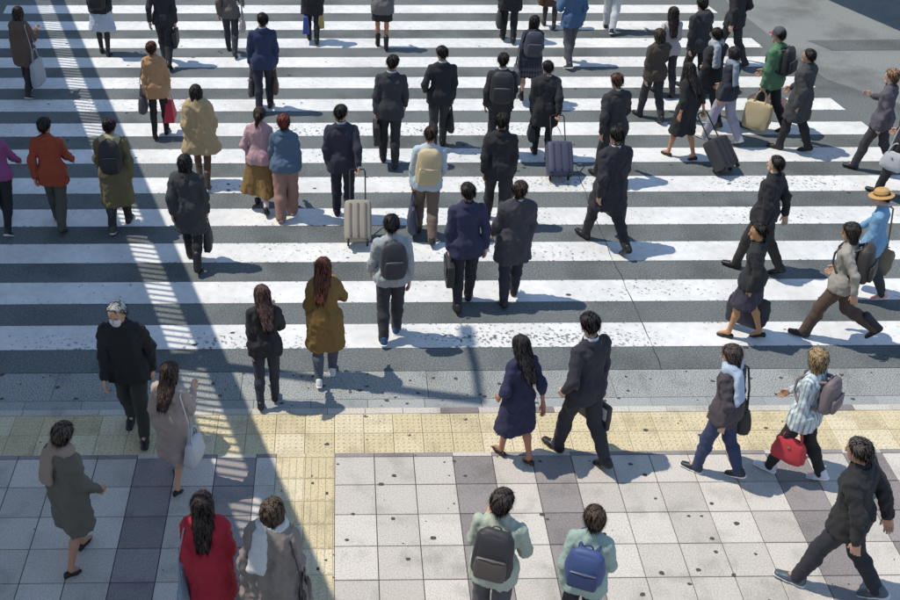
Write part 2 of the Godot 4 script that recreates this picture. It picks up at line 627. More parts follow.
func person(s: Dictionary) -> Node3D:
	var female: bool = s.get("f", 0) == 1
	var mood := RandomNumberGenerator.new()
	mood.seed = int(absf(s.x * 131.0) + absf(s.z * 977.0))
	var ht: float = s.get("h", 1.62 if female else 1.73) * 0.905
	var k := ht / 1.70
	var root := base("person", Vector3(s.x, s.get("y", 0.0), s.z), PI - deg_to_rad(s.get("a", 0.0)))
	tag(root, s.label, "person", "people on the crossing and the pavement")
	var off := Vector3(s.x * 3.7, 0.0, s.z * 5.1)
	var sh := 0.150 if female else 0.176
	var lim := 0.90 if female else 1.0
	var hipw := 0.088
	var st: float = clampf(float(s.get("st", 0.6)) * 1.3, -1.0, 1.0)
	# ---- legs
	var L1 := 0.43
	var L2 := 0.40
	var hip := []
	var knee := []
	var ankle := []
	var pitch := []
	var low := 9.0
	for i in 2:
		var sd: float = [1.0, -1.0][i]
		var lead: float = st * sd
		var m := absf(st)
		var al := 0.40 * m if lead > 0.0 else -0.30 * m
		var fx := 0.07 + 0.10 * m if lead > 0.0 else 0.10 + float(s.get("kick", 0.32)) * m
		var pt := 0.12 * m if lead > 0.0 else -0.62 * m - (float(s.get("kick", 0.32)) - 0.32) * 0.7 * m
		var h := Vector3(sd * hipw, 0.90, 0)
		var kn := h + Vector3(sd * 0.004, -cos(al), sin(al)) * L1
		var an := kn + Vector3(-sd * 0.012, -cos(al - fx), sin(al - fx)) * L2
		hip.append(h); knee.append(kn); ankle.append(an); pitch.append(pt)
		for q in [Vector3(0, -0.085, -0.06), Vector3(0, -0.085, 0.12)]:
			low = minf(low, (an + q.rotated(Vector3.RIGHT, -pt)).y)
	var drop := Vector3(0, -low, 0)
	for i in 2:
		hip[i] = (hip[i] + drop) * k; knee[i] = (knee[i] + drop) * k; ankle[i] = (ankle[i] + drop) * k
	# ---- torso frame: origin at the pelvis
	var lean: float = s.get("lean", mood.randf_range(0.02, 0.11))
	var twist := -st * 0.14 + mood.randf_range(-0.06, 0.06)
	var tb := Basis(Vector3.RIGHT, lean) * Basis(Vector3.UP, twist) * Basis(Vector3.BACK, mood.randf_range(-0.035, 0.035))
	var pel := (Vector3(0, 0.93, 0) + drop) * k
	var T := Transform3D(tb.scaled(Vector3(k, k, k)), pel)
	var P := func(x: float, y: float, z: float) -> Vector3: return T * Vector3(x, y - 0.93, z)
	var lat := (tb * Vector3.RIGHT).normalized()
	var g := float(s.get("girth", 1.0))
	# ---- arms
	var els := []
	var wrs := []
	var ad := []
	var shs := []
	for i in 2:
		var sd: float = [1.0, -1.0][i]
		var mode: String = s.get("la" if i == 0 else "ra", "s")
		var a := -0.50 * st * sd
		var e := 0.28 + 0.15 * absf(st)
		var ab := 0.15
		var inn := 0.05
		match mode:
			"d": a = 0.02; e = 0.06; ab = 0.11
			"b": a = 0.30; e = 1.55; ab = 0.18; inn = 0.35
			"p": a = 0.45; e = 1.9; ab = 0.2; inn = 0.55
			"k": a = -0.45; e = 0.25; ab = 0.14
			"o": a = 0.5; e = 0.35; ab = 0.95; inn = -0.6
			"w": a = -0.25; e = 0.9; ab = 0.35; inn = 0.3
		a += mood.randf_range(-0.12, 0.12)
		e += mood.randf_range(0.0, 0.22) if mode != "d" and mode != "k" else 0.0
		ab += mood.randf_range(-0.04, 0.06)
		var sp: Vector3 = P.call(sd * sh * 0.985, 1.366, -0.008)
		var d1 := (tb * Vector3(sd * sin(ab), -cos(a) * cos(ab), sin(a) * cos(ab))).normalized()
		var el := sp + d1 * 0.285 * k
		var d2 := (tb * Vector3(sd * sin(ab) * 0.4 - sd * inn, -cos(a + e), sin(a + e))).normalized()
		shs.append(sp); els.append(el); ad.append(d2); wrs.append(el + d2 * 0.245 * k)
	# ---- bare body
	var skin: String = s.get("skin", ["c9a48d", "bf967c", "d0ad97", "b98f76"][mood.randi() % 4])
	var bare: bool = s.get("legs", "t") == "bare"
	var cell := float(s.get("cell", 0.02))
	var B := []
	B.append(bone(P.call(0, 0.90, -0.01), P.call(0, 1.02, 0), 0.098 * k, 0.072 * k * lim, 0.056 * k, 0.042 * k, lat))
	B.append(bone(P.call(0, 1.05, 0), P.call(0, 1.30, 0), 0.070 * k * lim, 0.088 * k * lim, 0.040 * k, 0.074 * k * sh / 0.178, lat))
	B.append(bone(P.call(0, 1.33, -0.005), P.call(0, 1.40, -0.008), 0.066 * k, 0.042 * k, 0.10 * k * sh / 0.178, 0.080 * k, lat))
	B.append(bone(P.call(0, 1.38, -0.008), P.call(0, 1.52, 0.012), 0.056 * k * lim, 0.052 * k * lim))
	for i in 2:
		B.append(bone(shs[i], els[i], 0.045 * k * lim, 0.036 * k * lim))
		B.append(bone(els[i], wrs[i], 0.038 * k * lim, 0.024 * k * lim))
		var calf: Vector3 = (knee[i] as Vector3).lerp(ankle[i], 0.3) + Vector3(0, 0, -0.014)
		B.append(bone(hip[i], knee[i], 0.080 * k, 0.052 * k * lim))
		B.append(bone(knee[i], calf, 0.050 * k * lim, 0.052 * k * lim))
		B.append(bone(calf, ankle[i], 0.052 * k * lim, 0.033 * k * lim))
		var toe: Vector3 = ankle[i] + Vector3(0, -0.055, 0.12).rotated(Vector3.RIGHT, -pitch[i]) * k
		B.append(bone(ankle[i], toe, 0.032 * k, 0.020 * k))
	var V := PackedVector3Array()
	var N := PackedVector3Array()
	var I := PackedInt32Array()
	var C := PackedColorArray()
	append_piece(V, N, I, C, nets(B, 0.018 if bare else 0.026, 0.03, []), Transform3D.IDENTITY)
	var hb := tb * Basis(Vector3.UP, -deg_to_rad(s.get("look", mood.randf_range(-22.0, 22.0)))) * Basis(Vector3.RIGHT, float(s.get("nod", mood.randf_range(-0.02, 0.32))) - lean * 0.6) * Basis(Vector3.BACK, mood.randf_range(-0.07, 0.07))
	var H := Transform3D(hb.scaled(Vector3(k, k, k) * 0.95), P.call(0, 1.476, 0.012))
	append_piece(V, N, I, C, head_f if female else head_m, H)
	var hands_at := []
	for i in 2:
		var sd: float = [1.0, -1.0][i]
		var y: Vector3 = -ad[i]
		var z := (tb * Vector3(0, 0, 1) - y * y.dot(tb * Vector3(0, 0, 1)))
		if z.length() < 0.4:
			z = tb * Vector3(0, 1, 0) - y * y.dot(tb * Vector3(0, 1, 0))
		z = z.normalized()
		var x := y.cross(z)
		var hk := k * (0.93 if female else 1.02)
		var bs := Basis(x * sd * hk, y * hk, z * hk)
		var ht2 := Transform3D(bs, (wrs[i] as Vector3))
		var gr: bool = s.get("gl" if i == 0 else "gr", false)
		append_piece(V, N, I, C, hands["grip" if gr else "open"], ht2)
		hands_at.append(ht2 * Vector3(-0.02, -0.10, 0.0))
	part("body", mesh_of(V, N, I, C), skin_mat(skin), root)
	# ---- clothes
	var top: Array = s.top
	var spec: Array = TOPS[top[0]]
	var fit: float = spec[0] * g
	var hem: float = top[2] * k + drop.y * 0.5
	var D := []
	var bot: Array = s.get("bot", ["none"])
	var under := 0.0                                       # what the trousers or the skirt below take up
	if bot[0] == "skirt":
		under = maxf(0.042 + spec[3] * 0.5 - fit, 0.0)
	elif bot[0] == "t":
		under = maxf((bot[2] if bot.size() > 2 else 0.016) * 0.8 + 0.014 + spec[3] * 0.6 - fit, 0.0)
	D.append(bone(P.call(0, 1.05, 0), P.call(0, 1.30, 0), (0.084 * lim + fit) * k, (0.094 * lim + fit) * k, 0.044 * k, 0.078 * k * sh / 0.178, lat))
	D.append(bone(P.call(0, 1.33, -0.005), P.call(0, 1.405, -0.01), (0.068 + fit) * k, (0.040 + fit * 0.8) * k, 0.10 * k * sh / 0.178, 0.082 * k, lat))
	D.append(bone(P.call(0, 1.40, -0.01), P.call(0, 1.445, -0.002), (0.056 + fit) * k, (0.056 + fit * 0.5) * k))
	var mid: Vector3 = ((knee[0] as Vector3) + (knee[1] as Vector3)) * 0.5
	var skirt_end := pel.lerp(mid, clampf((pel.y - hem) / maxf(pel.y - mid.y, 0.1), 0.15, 1.6))
	D.append(bone(P.call(0, 1.05, 0), pel, (0.086 * lim + fit) * k, (0.102 + fit + under) * k, 0.046 * k, 0.060 * k, lat))
	D.append(bone(pel, skirt_end, (0.102 + fit + under) * k, (0.096 + fit + under + spec[2]) * k, 0.060 * k, (0.066 + spec[2]) * k, lat))
	if top[2] < 0.78:
		for i in 2:
			D.append(bone(hip[i], knee[i], (0.080 + fit + under) * k, (0.058 + fit + under + spec[2] * 0.4) * k))
			if top[2] < 0.5:
				D.append(bone(knee[i], (knee[i] as Vector3).lerp(ankle[i], 0.7), (0.058 + fit) * k, (0.05 + fit) * k))
	for i in 2:
		var cuff: float = spec[1]
		var sf := fit * 0.5 + 0.004
		if cuff > 0.0:
			D.append(bone(shs[i], els[i], (0.048 * lim + sf) * k, (0.041 * lim + sf) * k))
			D.append(bone(els[i], (els[i] as Vector3).lerp(wrs[i], cuff), (0.041 * lim + sf) * k, (0.031 * lim + sf * 0.9) * k))
		else:
			D.append(bone(shs[i], (shs[i] as Vector3).lerp(els[i], 0.62), (0.052 * lim + sf) * k, (0.050 * lim + sf) * k))
	var cuts := [[Vector3(0, hem, 0), Vector3(0, -1, 0.10).normalized()]]
	var smooth := 0.034 if top[2] > 0.7 else 0.048
	var tm := part(spec[4], net_mesh(D, cell, smooth, cuts, spec[3], Vector3(7.5, 4.2, 7.5), off), cloth(top[1], 0.92, s.get("pat", "")), root)
	var leg_kind: String = s.get("legs", "t")
	if bot[0] == "skirt":
		var sk := []
		var h2: float = bot[2] * k
		var fl: float = bot[3] if bot.size() > 3 else 0.05
		var send := pel.lerp(mid, (pel.y - h2) / maxf(pel.y - mid.y, 0.1))
		sk.append(bone(P.call(0, 1.03, 0), pel, 0.078 * k * lim, 0.108 * k, 0.042 * k, 0.060 * k, lat))
		sk.append(bone(pel, send, 0.110 * k, (0.10 + fl) * k, 0.060 * k, (0.064 + fl) * k, lat))
		for i in 2:
			sk.append(bone(hip[i], knee[i], 0.096 * k, (0.075 + fl * 0.4) * k))
			if h2 < (mid.y + 0.05):
				sk.append(bone(knee[i], (knee[i] as Vector3).lerp(ankle[i], 0.8), (0.072 + fl * 0.4) * k, (0.07 + fl * 0.4) * k))
		part("skirt", net_mesh(sk, cell, 0.06, [[Vector3(0, h2, 0), Vector3(0, -1, 0)]], 0.016, Vector3(9, 1.6, 9), off), cloth(bot[1], 0.92, s.get("skirt_pat", "")), root)
	if bot[0] == "t" or leg_kind == "tights":
		var tr := []
		var tf: float = (bot[2] if bot.size() > 2 else 0.016) if bot[0] == "t" else 0.006
		tr.append(bone(P.call(0, 0.90, -0.01), P.call(0, 1.03, 0), (0.100 + tf * 0.8) * k, (0.074 * lim + tf * 0.4) * k, 0.057 * k, 0.042 * k, lat))
		for i in 2:
			var calf2: Vector3 = (knee[i] as Vector3).lerp(ankle[i], 0.3) + Vector3(0, 0, -0.012)
			tr.append(bone(hip[i], knee[i], (0.080 + tf) * k, (0.052 + tf * 1.1) * k))
			tr.append(bone(knee[i], calf2, (0.050 + tf * 1.1) * k, (0.050 + tf * 1.2) * k))
			tr.append(bone(calf2, (ankle[i] as Vector3) + ((ankle[i] as Vector3) - calf2).normalized() * 0.012, (0.050 + tf * 1.2) * k, (0.034 + tf * 1.3) * k))
		var is_t: bool = bot[0] == "t"
		part("trousers" if is_t else "tights", net_mesh(tr, cell, 0.022, [], 0.010 if is_t else 0.0, Vector3(6, 4.5, 6), off + Vector3(7, 3, 1)), cloth(bot[1] if is_t else s.tights), root)
	# ---- shoes
	var shoe: Array = s.get("shoe", ["flat", "17171a"])
	for i in 2:
		var fb := Basis(Vector3.RIGHT, -pitch[i]) * Basis(Vector3.UP, [0.1, -0.1][i])
		var hk := k * (0.92 if female else 1.02)
		var F := Transform3D(fb.scaled(Vector3(hk, k, hk)), ankle[i])
		var sm := part("shoe", shoe_mesh[shoe[0]], plain(Color(shoe[1]), 0.5), root, F)
		if shoe.size() > 2:
			part("sole", sole_mesh(), plain(Color(shoe[2]), 0.7), sm)
		if s.has("sock"):
			part("sock", net_mesh([bone((ankle[i] as Vector3).lerp(knee[i], float(s.get("sockh", 0.3))), (ankle[i] as Vector3), (0.047 * lim + 0.004) * k, (0.033 * lim + 0.010) * k)], 0.018, 0.01, []), cloth(s.sock), root)
	# ---- hair, collar, hat, mask
	var hr: Array = s.get("hair", ["short", "16130f"])
	if hr[0] != "none":
		part("hair", hair_mesh[hr[0]], hair_mat(hr[1]), root, H)
	if top[0] in ["suit", "coat", "jacket"]:
		part("jacket_collar", collar_mesh, tm.material_override, root, Transform3D(tb.scaled(Vector3(k * 1.30, k * 0.95, k * 1.30)), P.call(0, 1.438, -0.010)))
	if s.has("collar"):
		part("collar", collar_mesh, cloth(s.collar), root, Transform3D(tb.scaled(Vector3(k, k, k) * (1.04 if not female else 0.98)), P.call(0, 1.455, 0.0)))
		if top[0] == "suit":
			for i in 2:
				var cd: Vector3 = -ad[i]
				var cx := cd.cross(Vector3(0.3, 0.1, 0.9)).normalized()
				part("cuff", lathe([[0.027, -0.014], [0.0345, -0.014], [0.036, 0.012], [0.030, 0.014]], 12), cloth(s.collar), root, Transform3D(Basis(cx, cd, cx.cross(cd)).scaled(Vector3(k, k, k)), (els[i] as Vector3).lerp(wrs[i], 0.98)))
	if s.has("hood"):
		part("hood", net_mesh([bone(P.call(-0.09, 1.43, -0.05), P.call(0.09, 1.43, -0.05), 0.055 * k, 0.055 * k), bone(P.call(0, 1.43, -0.07), P.call(0, 1.33, -0.12), 0.075 * k, 0.05 * k, 0.05, 0.03, lat)], 0.018, 0.04, [], 0.012, Vector3(6, 6, 6), off), cloth(s.hood), root)
	if s.has("scarf"):
		part("scarf", net_mesh([bone(P.call(-0.05, 1.45, 0.0), P.call(0.05, 1.45, 0.0), 0.088 * k, 0.088 * k), bone(P.call(0.07, 1.43, -0.10), P.call(0.09, 1.12, -0.14 - fit), 0.030 * k, 0.030 * k, 0.03, 0.045, lat)], 0.018, 0.03, [], 0.014, Vector3(7, 7, 7), off), cloth(s.scarf), root)
	if s.has("hat"):
		var hat: Array = s.hat
		var hm: ArrayMesh
		if hat[0] == "brim":
			hm = lathe([[0.165, -0.012], [0.17, -0.004], [0.105, 0.012], [0.098, 0.06], [0.085, 0.085], [0.045, 0.095], [0.001, 0.096]])
		else:
			hm = lathe([[0.100, -0.03], [0.104, -0.028], [0.103, 0.02], [0.085, 0.07], [0.05, 0.095], [0.001, 0.102]])
		var hx := Transform3D(H.basis * Basis(Vector3.RIGHT, -0.12), H * Vector3(0, 0.163, -0.005))
		var hn := part("hat", hm, cloth(hat[1]), root, hx)
		if hat[0] == "cap":
			part("visor", net_mesh([bone(Vector3(0, -0.015, 0.09), Vector3(0, -0.028, 0.155), 0.008, 0.008, 0.07, 0.035)], 0.012, 0.01, []), cloth(hat[2]), hn)
		elif hat.size() > 2:
			part("band", lathe([[0.104, 0.012], [0.106, 0.014], [0.102, 0.040], [0.100, 0.040]]), cloth(hat[2]), hn)
	if s.has("mask"):
		part("face_mask", net_mesh([bone(Vector3(0, 0.078, 0.062), Vector3(0, 0.04, 0.058), 0.052, 0.042, 0.008, 0.008)], 0.009, 0.01, [[Vector3(0, 0.06, 0.045), Vector3(0, 0, -1)]]), cloth(s.mask), root, H)
	# ---- what they carry: things of their own
	for b in s.get("bags", []):
		carry(b, root, hands_at, T, k, [L1, shs])
	return root

func sole_mesh() -> ArrayMesh:
	if not shoe_mesh.has("sole"):
		var B := [bone(Vector3(0, -0.078, -0.05), Vector3(0, -0.078, 0.07), 0.045, 0.040, 0.0, 0.006), bone(Vector3(0, -0.078, 0.07), Vector3(0, -0.078, 0.157), 0.040, 0.030, 0.006, 0.012)]
		shoe_mesh["sole"] = net_mesh(B, 0.0115, 0.01, [[Vector3(0, -0.0865, 0), Vector3(0, -1, 0)], [Vector3(0, -0.064, 0), Vector3(0, 1, 0)]])
	return shoe_mesh["sole"]

# bag: [kind, where, colour, label, size, second colour]; where: "l", "r" hand, "back", "sl", "sr" on a shoulder strap
func carry(b: Array, root: Node3D, hands_at: Array, T: Transform3D, k: float, extra: Array) -> void:
	var kind: String = b[0]
	var at: String = b[1]
	var m := cloth(b[2], 0.6)
	var m2 := cloth(b[5] if b.size() > 5 else b[2], 0.6)
	var sz: Vector3 = b[4]
	var rt := root.transform
	var o: Node3D
	if kind == "backpack":
		o = base("backpack")
		tag(o, b[3], "backpack")
		o.transform = rt * Transform3D(T.basis.orthonormalized(), T * Vector3(0, 0.285, -0.125 - sz.z * 0.5))
		part("main_pocket", rbox(sz, minf(sz.z * 0.45, 0.07), 8, Vector2(0.86, 0.75), 0.02, 0.012), m, o)
		part("front_pocket", rbox(Vector3(sz.x * 0.78, sz.y * 0.45, 0.05), 0.022, 6, Vector2.ONE, 0.008, 0.006), m2, o, Transform3D(Basis.IDENTITY, Vector3(0, -sz.y * 0.19, -sz.z * 0.5 - 0.005)))
		for sd in [-1.0, 1.0]:
			var x: float = sd * 0.088 * k
			var zf := 0.135 + sz.z * 0.5
			part("strap", tube([Vector3(x * 0.8, sz.y * 0.44, sz.z * 0.3), Vector3(x, 0.155 * k, zf - 0.09), Vector3(x, 0.182 * k, zf - 0.03), Vector3(x, 0.165 * k, zf + 0.045), Vector3(x * 1.05, 0.09 * k, zf + 0.100 * k), Vector3(x * 1.2, -0.03, zf + 0.103 * k), Vector3(x * 1.5, -0.12, zf + 0.04), Vector3(x * 1.5, -sz.y * 0.4, sz.z * 0.4)], 0.020, 6, 0.6), m2, o)
		part("zip", tube([Vector3(-sz.x * 0.33, sz.y * 0.05, -sz.z * 0.5 - 0.022), Vector3(0, sz.y * 0.075, -sz.z * 0.5 - 0.032), Vector3(sz.x * 0.33, sz.y * 0.05, -sz.z * 0.5 - 0.022)], 0.005, 5), plain(Color("77787a"), 0.4, 0.5), o)
		part("top_handle", tube(arc(Vector3(0, sz.y * 0.49, sz.z * 0.2), Vector3(0.035, 0, 0), Vector3(0, 0.035, 0), 7), 0.007, 5), m2, o)
		return
	if kind == "suitcase":
		var hand: Vector3 = rt * (hands_at[0 if at == "l" else 1] as Vector3)
		var back: Vector3 = -(rt.basis * Vector3(0, 0, 1)).normalized()
		var reach: float = sz.y + 0.46
		var tilt: float = acos(clampf(hand.y / reach, 0.2, 1.0))
		o = base("suitcase")
		tag(o, b[3], "suitcase")
		var foot: Vector3 = hand + back * sin(tilt) * reach
		foot.y = 0.035 + sz.z * 0.5 * sin(tilt)
		var up: Vector3 = (hand - foot).normalized()
		var side := up.cross(back).normalized()
		o.transform = Transform3D(Basis(side, up, side.cross(up)), foot)
		part("shell", rbox(sz, 0.045, 7, Vector2.ONE, 0.01), m, o, Transform3D(Basis.IDENTITY, Vector3(0, sz.y * 0.5 + 0.03, 0)))
		for i in 3:
			part("rib", rbox(Vector3(0.03, sz.y * 0.82, 0.014), 0.006, 4), m2, o, Transform3D(Basis.IDENTITY, Vector3((i - 1) * sz.x * 0.28, sz.y * 0.5 + 0.03, sz.z * 0.5 + 0.010)))
		part("handle", tube([Vector3(-0.10, sz.y - 0.02, 0), Vector3(-0.10, reach - 0.04, 0), Vector3(-0.085, reach - 0.01, 0), Vector3(0.085, reach - 0.01, 0), Vector3(0.10, reach - 0.04, 0), Vector3(0.10, sz.y - 0.02, 0)], 0.010, 6), plain(Color("2b2c2e"), 0.4), o)
		for sx in [-1.0, 1.0]:
			for szz in [-1.0, 1.0]:
				part("wheel", lathe([[0.001, -0.014], [0.028, -0.014], [0.032, -0.007], [0.032, 0.007], [0.028, 0.014], [0.001, 0.014]], 14), plain(Color("141416"), 0.6), o, Transform3D(Basis(Vector3(0, 0, 1), PI / 2), Vector3(sx * sz.x * 0.36, 0.005, szz * sz.z * 0.34)))
		return
	var hold: Vector3
	var yaw := root.rotation.y + PI / 2
	var strap := 0.0
	var inward := 0.0
	if at == "l" or at == "r":
		hold = rt * (hands_at[0 if at == "l" else 1] as Vector3)
	else:
		var sd := 1.0 if at == "sl" else -1.0
		strap = 0.50
		inward = -sd * 0.085 * k
		hold = rt * (T * Vector3(sd * 0.25, 0.44, -0.05))
	var drop := 0.0
	match kind:
		"briefcase":
			o = base("briefcase")
			tag(o, b[3], "briefcase")
			drop = 0.05 + sz.y * 0.5
			part("case", rbox(sz, 0.022, 6, Vector2(0.98, 0.9), 0.006, 0.004), m, o)
			part("flap", rbox(Vector3(sz.x * 0.9, sz.y * 0.45, 0.012), 0.005, 4), m2, o, Transform3D(Basis.IDENTITY, Vector3(0, sz.y * 0.2, sz.z * 0.5 + 0.004)))
			part("handle", tube(arc(Vector3(0, sz.y * 0.48, 0), Vector3(0.065, 0, 0), Vector3(0, 0.06, 0)), 0.010, 6), m2, o)
		"handbag":
			o = base("handbag")
			tag(o, b[3], "handbag")
			drop = sz.y * 0.5 + 0.14
			part("pouch", rbox(sz, minf(0.05, sz.z * 0.4), 7, Vector2(0.74, 0.55), 0.018, 0.014), m, o)
			for zz in [-1.0, 1.0]:
				part("handle", tube(arc(Vector3(0, sz.y * 0.46, zz * sz.z * 0.16), Vector3(sz.x * 0.26, 0, 0), Vector3(0, 0.15, -zz * sz.z * 0.12), 11), 0.009, 6), m2, o)
			part("clasp", rbox(Vector3(0.03, 0.02, 0.012), 0.004, 3), plain(Color("8d8778"), 0.3, 0.8), o, Transform3D(Basis.IDENTITY, Vector3(0, sz.y * 0.25, sz.z * 0.5)))
		"tote":
			o = base("tote_bag")
			tag(o, b[3], "bag")
			drop = sz.y * 0.5 + 0.20
			part("pouch", rbox(sz, minf(0.04, sz.z * 0.4), 8, Vector2(1.05, 0.45), 0.022, 0.022), m, o)
			for zz in [-1.0, 1.0]:
				part("handle", tube(arc(Vector3(0, sz.y * 0.47, zz * sz.z * 0.14), Vector3(sz.x * 0.24, 0, 0), Vector3(0, 0.21, -zz * sz.z * 0.10), 11), 0.011, 6, 0.5), m2, o)
		"shopping":
			o = base("shopping_bag")
			tag(o, b[3], "shopping bag")
			drop = sz.y * 0.5 + 0.12
			part("paper_body", rbox(sz, 0.006, 6, Vector2(b[7] if b.size() > 7 else 1.02, 0.6), 0.004, 0.014), m, o)
			for zz in [-1.0, 1.0]:
				part("cord_handle", tube(arc(Vector3(0, sz.y * 0.49, zz * sz.z * 0.3), Vector3(sz.x * 0.2, 0, 0), Vector3(0, 0.125, -zz * sz.z * 0.28), 9), 0.004, 5), m2, o)
	if strap > 0.0:
		hold.y -= strap - 0.14
		var t0 := sz.y * 0.42
		var e := drop + strap - 0.14
		part("strap", tube([Vector3(-sz.x * 0.30, t0, 0), Vector3(-sz.x * 0.2, e * 0.6, 0.0), Vector3(-0.035, e + 0.012, inward * 0.9), Vector3(0, e + 0.028, inward), Vector3(0.035, e + 0.012, inward * 0.9), Vector3(sz.x * 0.2, e * 0.6, 0), Vector3(sz.x * 0.30, t0, 0)], 0.010, 6, 0.6), m2, o)
	o.position = hold - Vector3(0, drop, 0)
	o.rotation = Vector3(0, yaw + (b[6] if b.size() > 6 else 0.0), 0)

# ---------------------------------------------------------------- the place
func asphalt_material() -> StandardMaterial3D:
	var m := StandardMaterial3D.new()
	m.albedo_texture = noise_tex(1024, 0.085, FastNoiseLite.TYPE_SIMPLEX_SMOOTH, [[0.0, Color("434849")], [0.32, Color("5a6061")], [0.52, Color("676d6e")], [0.68, Color("747a7b")], [0.86, Color("8d9292")], [1.0, Color("aaaead")]], 4, 4)
	m.detail_enabled = true
	m.detail_blend_mode = BaseMaterial3D.BLEND_MODE_MUL
	m.detail_uv_layer = BaseMaterial3D.DETAIL_UV_2
	m.detail_albedo = noise_tex(1024, 0.012, FastNoiseLite.TYPE_SIMPLEX_SMOOTH, [[0.0, grey(0.70)], [0.38, grey(0.88)], [0.55, grey(0.97)], [1.0, grey(1.0)]], 6, 9)
	m.roughness = 0.93
	return m

func stone_material(light: bool, v: int) -> StandardMaterial3D:
	var m := StandardMaterial3D.new()
	var d := 0.022 * v
	if light:
		var b := Color(0.80 - d, 0.777 - d, 0.742 - d)
		m.albedo_texture = noise_tex(512, 0.11, FastNoiseLite.TYPE_SIMPLEX_SMOOTH, [[0.0, b * 0.72], [0.3, b * 0.92], [0.55, b], [0.8, b * 1.05], [1.0, b * 1.15]], 4, 20 + v)
	else:
		var b := Color(0.575 - d, 0.55 - d, 0.545 - d)
		m.albedo_texture = noise_tex(512, 0.11, FastNoiseLite.TYPE_SIMPLEX_SMOOTH, [[0.0, b * 0.7], [0.35, b * 0.93], [0.6, b], [0.8, b * 1.1], [1.0, b * 1.35]], 4, 30 + v)
	m.uv1_triplanar = true
	m.uv1_world_triplanar = true
	m.uv1_scale = Vector3(0.9, 0.9, 0.9)
	m.detail_enabled = true
	m.detail_blend_mode = BaseMaterial3D.BLEND_MODE_MUL
	m.detail_uv_layer = BaseMaterial3D.DETAIL_UV_2
	m.uv2_triplanar = true
	m.uv2_world_triplanar = true
	m.uv2_scale = Vector3(0.21, 0.21, 0.21)
	if stain_tex == null:
		stain_tex = noise_tex(512, 0.016, FastNoiseLite.TYPE_SIMPLEX_SMOOTH, [[0.0, grey(0.84)], [0.30, grey(0.94)], [0.45, grey(0.985)], [1.0, grey(1.0)]], 5, 44)
	m.detail_albedo = stain_tex
	m.roughness = 0.82
	return m

func tinted(tex: Texture2D, c: Color, scale := 0.8, rough := 0.85) -> StandardMaterial3D:
	var m := StandardMaterial3D.new()
	m.albedo_color = c
	m.albedo_texture = tex
	m.uv1_triplanar = true
	m.uv1_world_triplanar = true
	m.uv1_scale = Vector3(scale, scale, scale)
	m.detail_enabled = true
	m.detail_blend_mode = BaseMaterial3D.BLEND_MODE_MUL
	m.detail_uv_layer = BaseMaterial3D.DETAIL_UV_2
	m.uv2_triplanar = true
	m.uv2_world_triplanar = true
	m.uv2_scale = Vector3(0.25, 0.25, 0.25)
	if stain_tex == null:
		stain_tex = noise_tex(512, 0.016, FastNoiseLite.TYPE_SIMPLEX_SMOOTH, [[0.0, grey(0.84)], [0.30, grey(0.94)], [0.45, grey(0.985)], [1.0, grey(1.0)]], 5, 44)
	m.detail_albedo = stain_tex
	m.roughness = rough
	return m

func stripe_material(i: int, x0: float, x1: float, z0: float) -> StandardMaterial3D:
	# thermoplastic paint: a white that varies a little, chipped away in places so that the asphalt shows
	var w := 1536
	var h := 46
	var chips := FastNoiseLite.new()
	chips.seed = 77 + i
	chips.frequency = 13.0
	chips.fractal_octaves = 4
	chips.fractal_gain = 0.65
	var tone := FastNoiseLite.new()
	tone.seed = 300 + i
	tone.frequency = 0.9
	tone.fractal_octaves = 4
	var worn := [[12, 0.9, 3.5, 0.42, 0.6], [12, -1.9, -0.2, 0.30, 0.8], [12, -3.6, -2.4, 0.22, 0.7], [6, -1.2, 1.6, 0.36, 0.6], [6, 1.4, 3.0, 0.30, 0.5], [7, 1.5, 2.6, 0.22, 0.5], [8, 1.8, 3.7, 0.26, 0.5], [8, 5.2, 7.0, 0.33, 0.5],
		[9, 0.6, 2.8, 0.20, 0.5], [9, 5.0, 6.6, 0.26, 0.5], [10, 1.2, 3.2, 0.28, 0.6], [10, -1.2, 0.0, 0.16, 0.5], [11, 3.0, 4.5, 0.16, 0.5], [7, -1.2, 0.6, 0.2, 0.4], [8, -2.5, -1.3, 0.28, 0.7], [5, -4.5, -2.0, 0.2, 0.6]]
	var data := PackedByteArray()
	data.resize(w * h * 3)
	var at := 0
	for y in h:
		var fy := (y + 0.5) / h
		var z := z0 + fy * 0.461
		for x in w:
			var xx := x0 + (x1 - x0) * (x + 0.5) / w
			var n := tone.get_noise_2d(xx, z)
			var loss := 0.16 * tone.get_noise_2d(xx * 0.5 + 50.0, z * 1.5) - 0.045
			for k in worn:
				if k[0] == i and xx > k[1] - 0.4 and xx < k[2] + 0.4:
					var e := minf(1.0, minf(xx - k[1] + 0.4, k[2] + 0.4 - xx) / 0.6)
					loss += k[3] * e * (1.0 - 1.5 * absf(fy - k[4]))
			var edge := minf(fy, 1.0 - fy) * 46.0
			if edge < 2.0:
				loss += 0.2
			var c := chips.get_noise_2d(xx * 1.15, z)
			var v := 0.835 + 0.07 * n + 0.045 * tone.get_noise_2d(xx * 7.0, z * 7.0 + 30.0)
			var t := clampf((c - 0.50 + loss) / 0.07, 0.0, 1.0)
			var r := lerpf(v, 0.40, t)
			data[at] = int(r * 252.0)
			data[at + 1] = int(lerpf(v * 1.004, 0.41, t) * 252.0)
			data[at + 2] = int(lerpf(v * 0.998, 0.41, t) * 252.0)
			at += 3
	var m := StandardMaterial3D.new()
	m.albedo_texture = ImageTexture.create_from_image(Image.create_from_data(w, h, false, Image.FORMAT_RGB8, data))
	m.roughness = 0.75
	return m

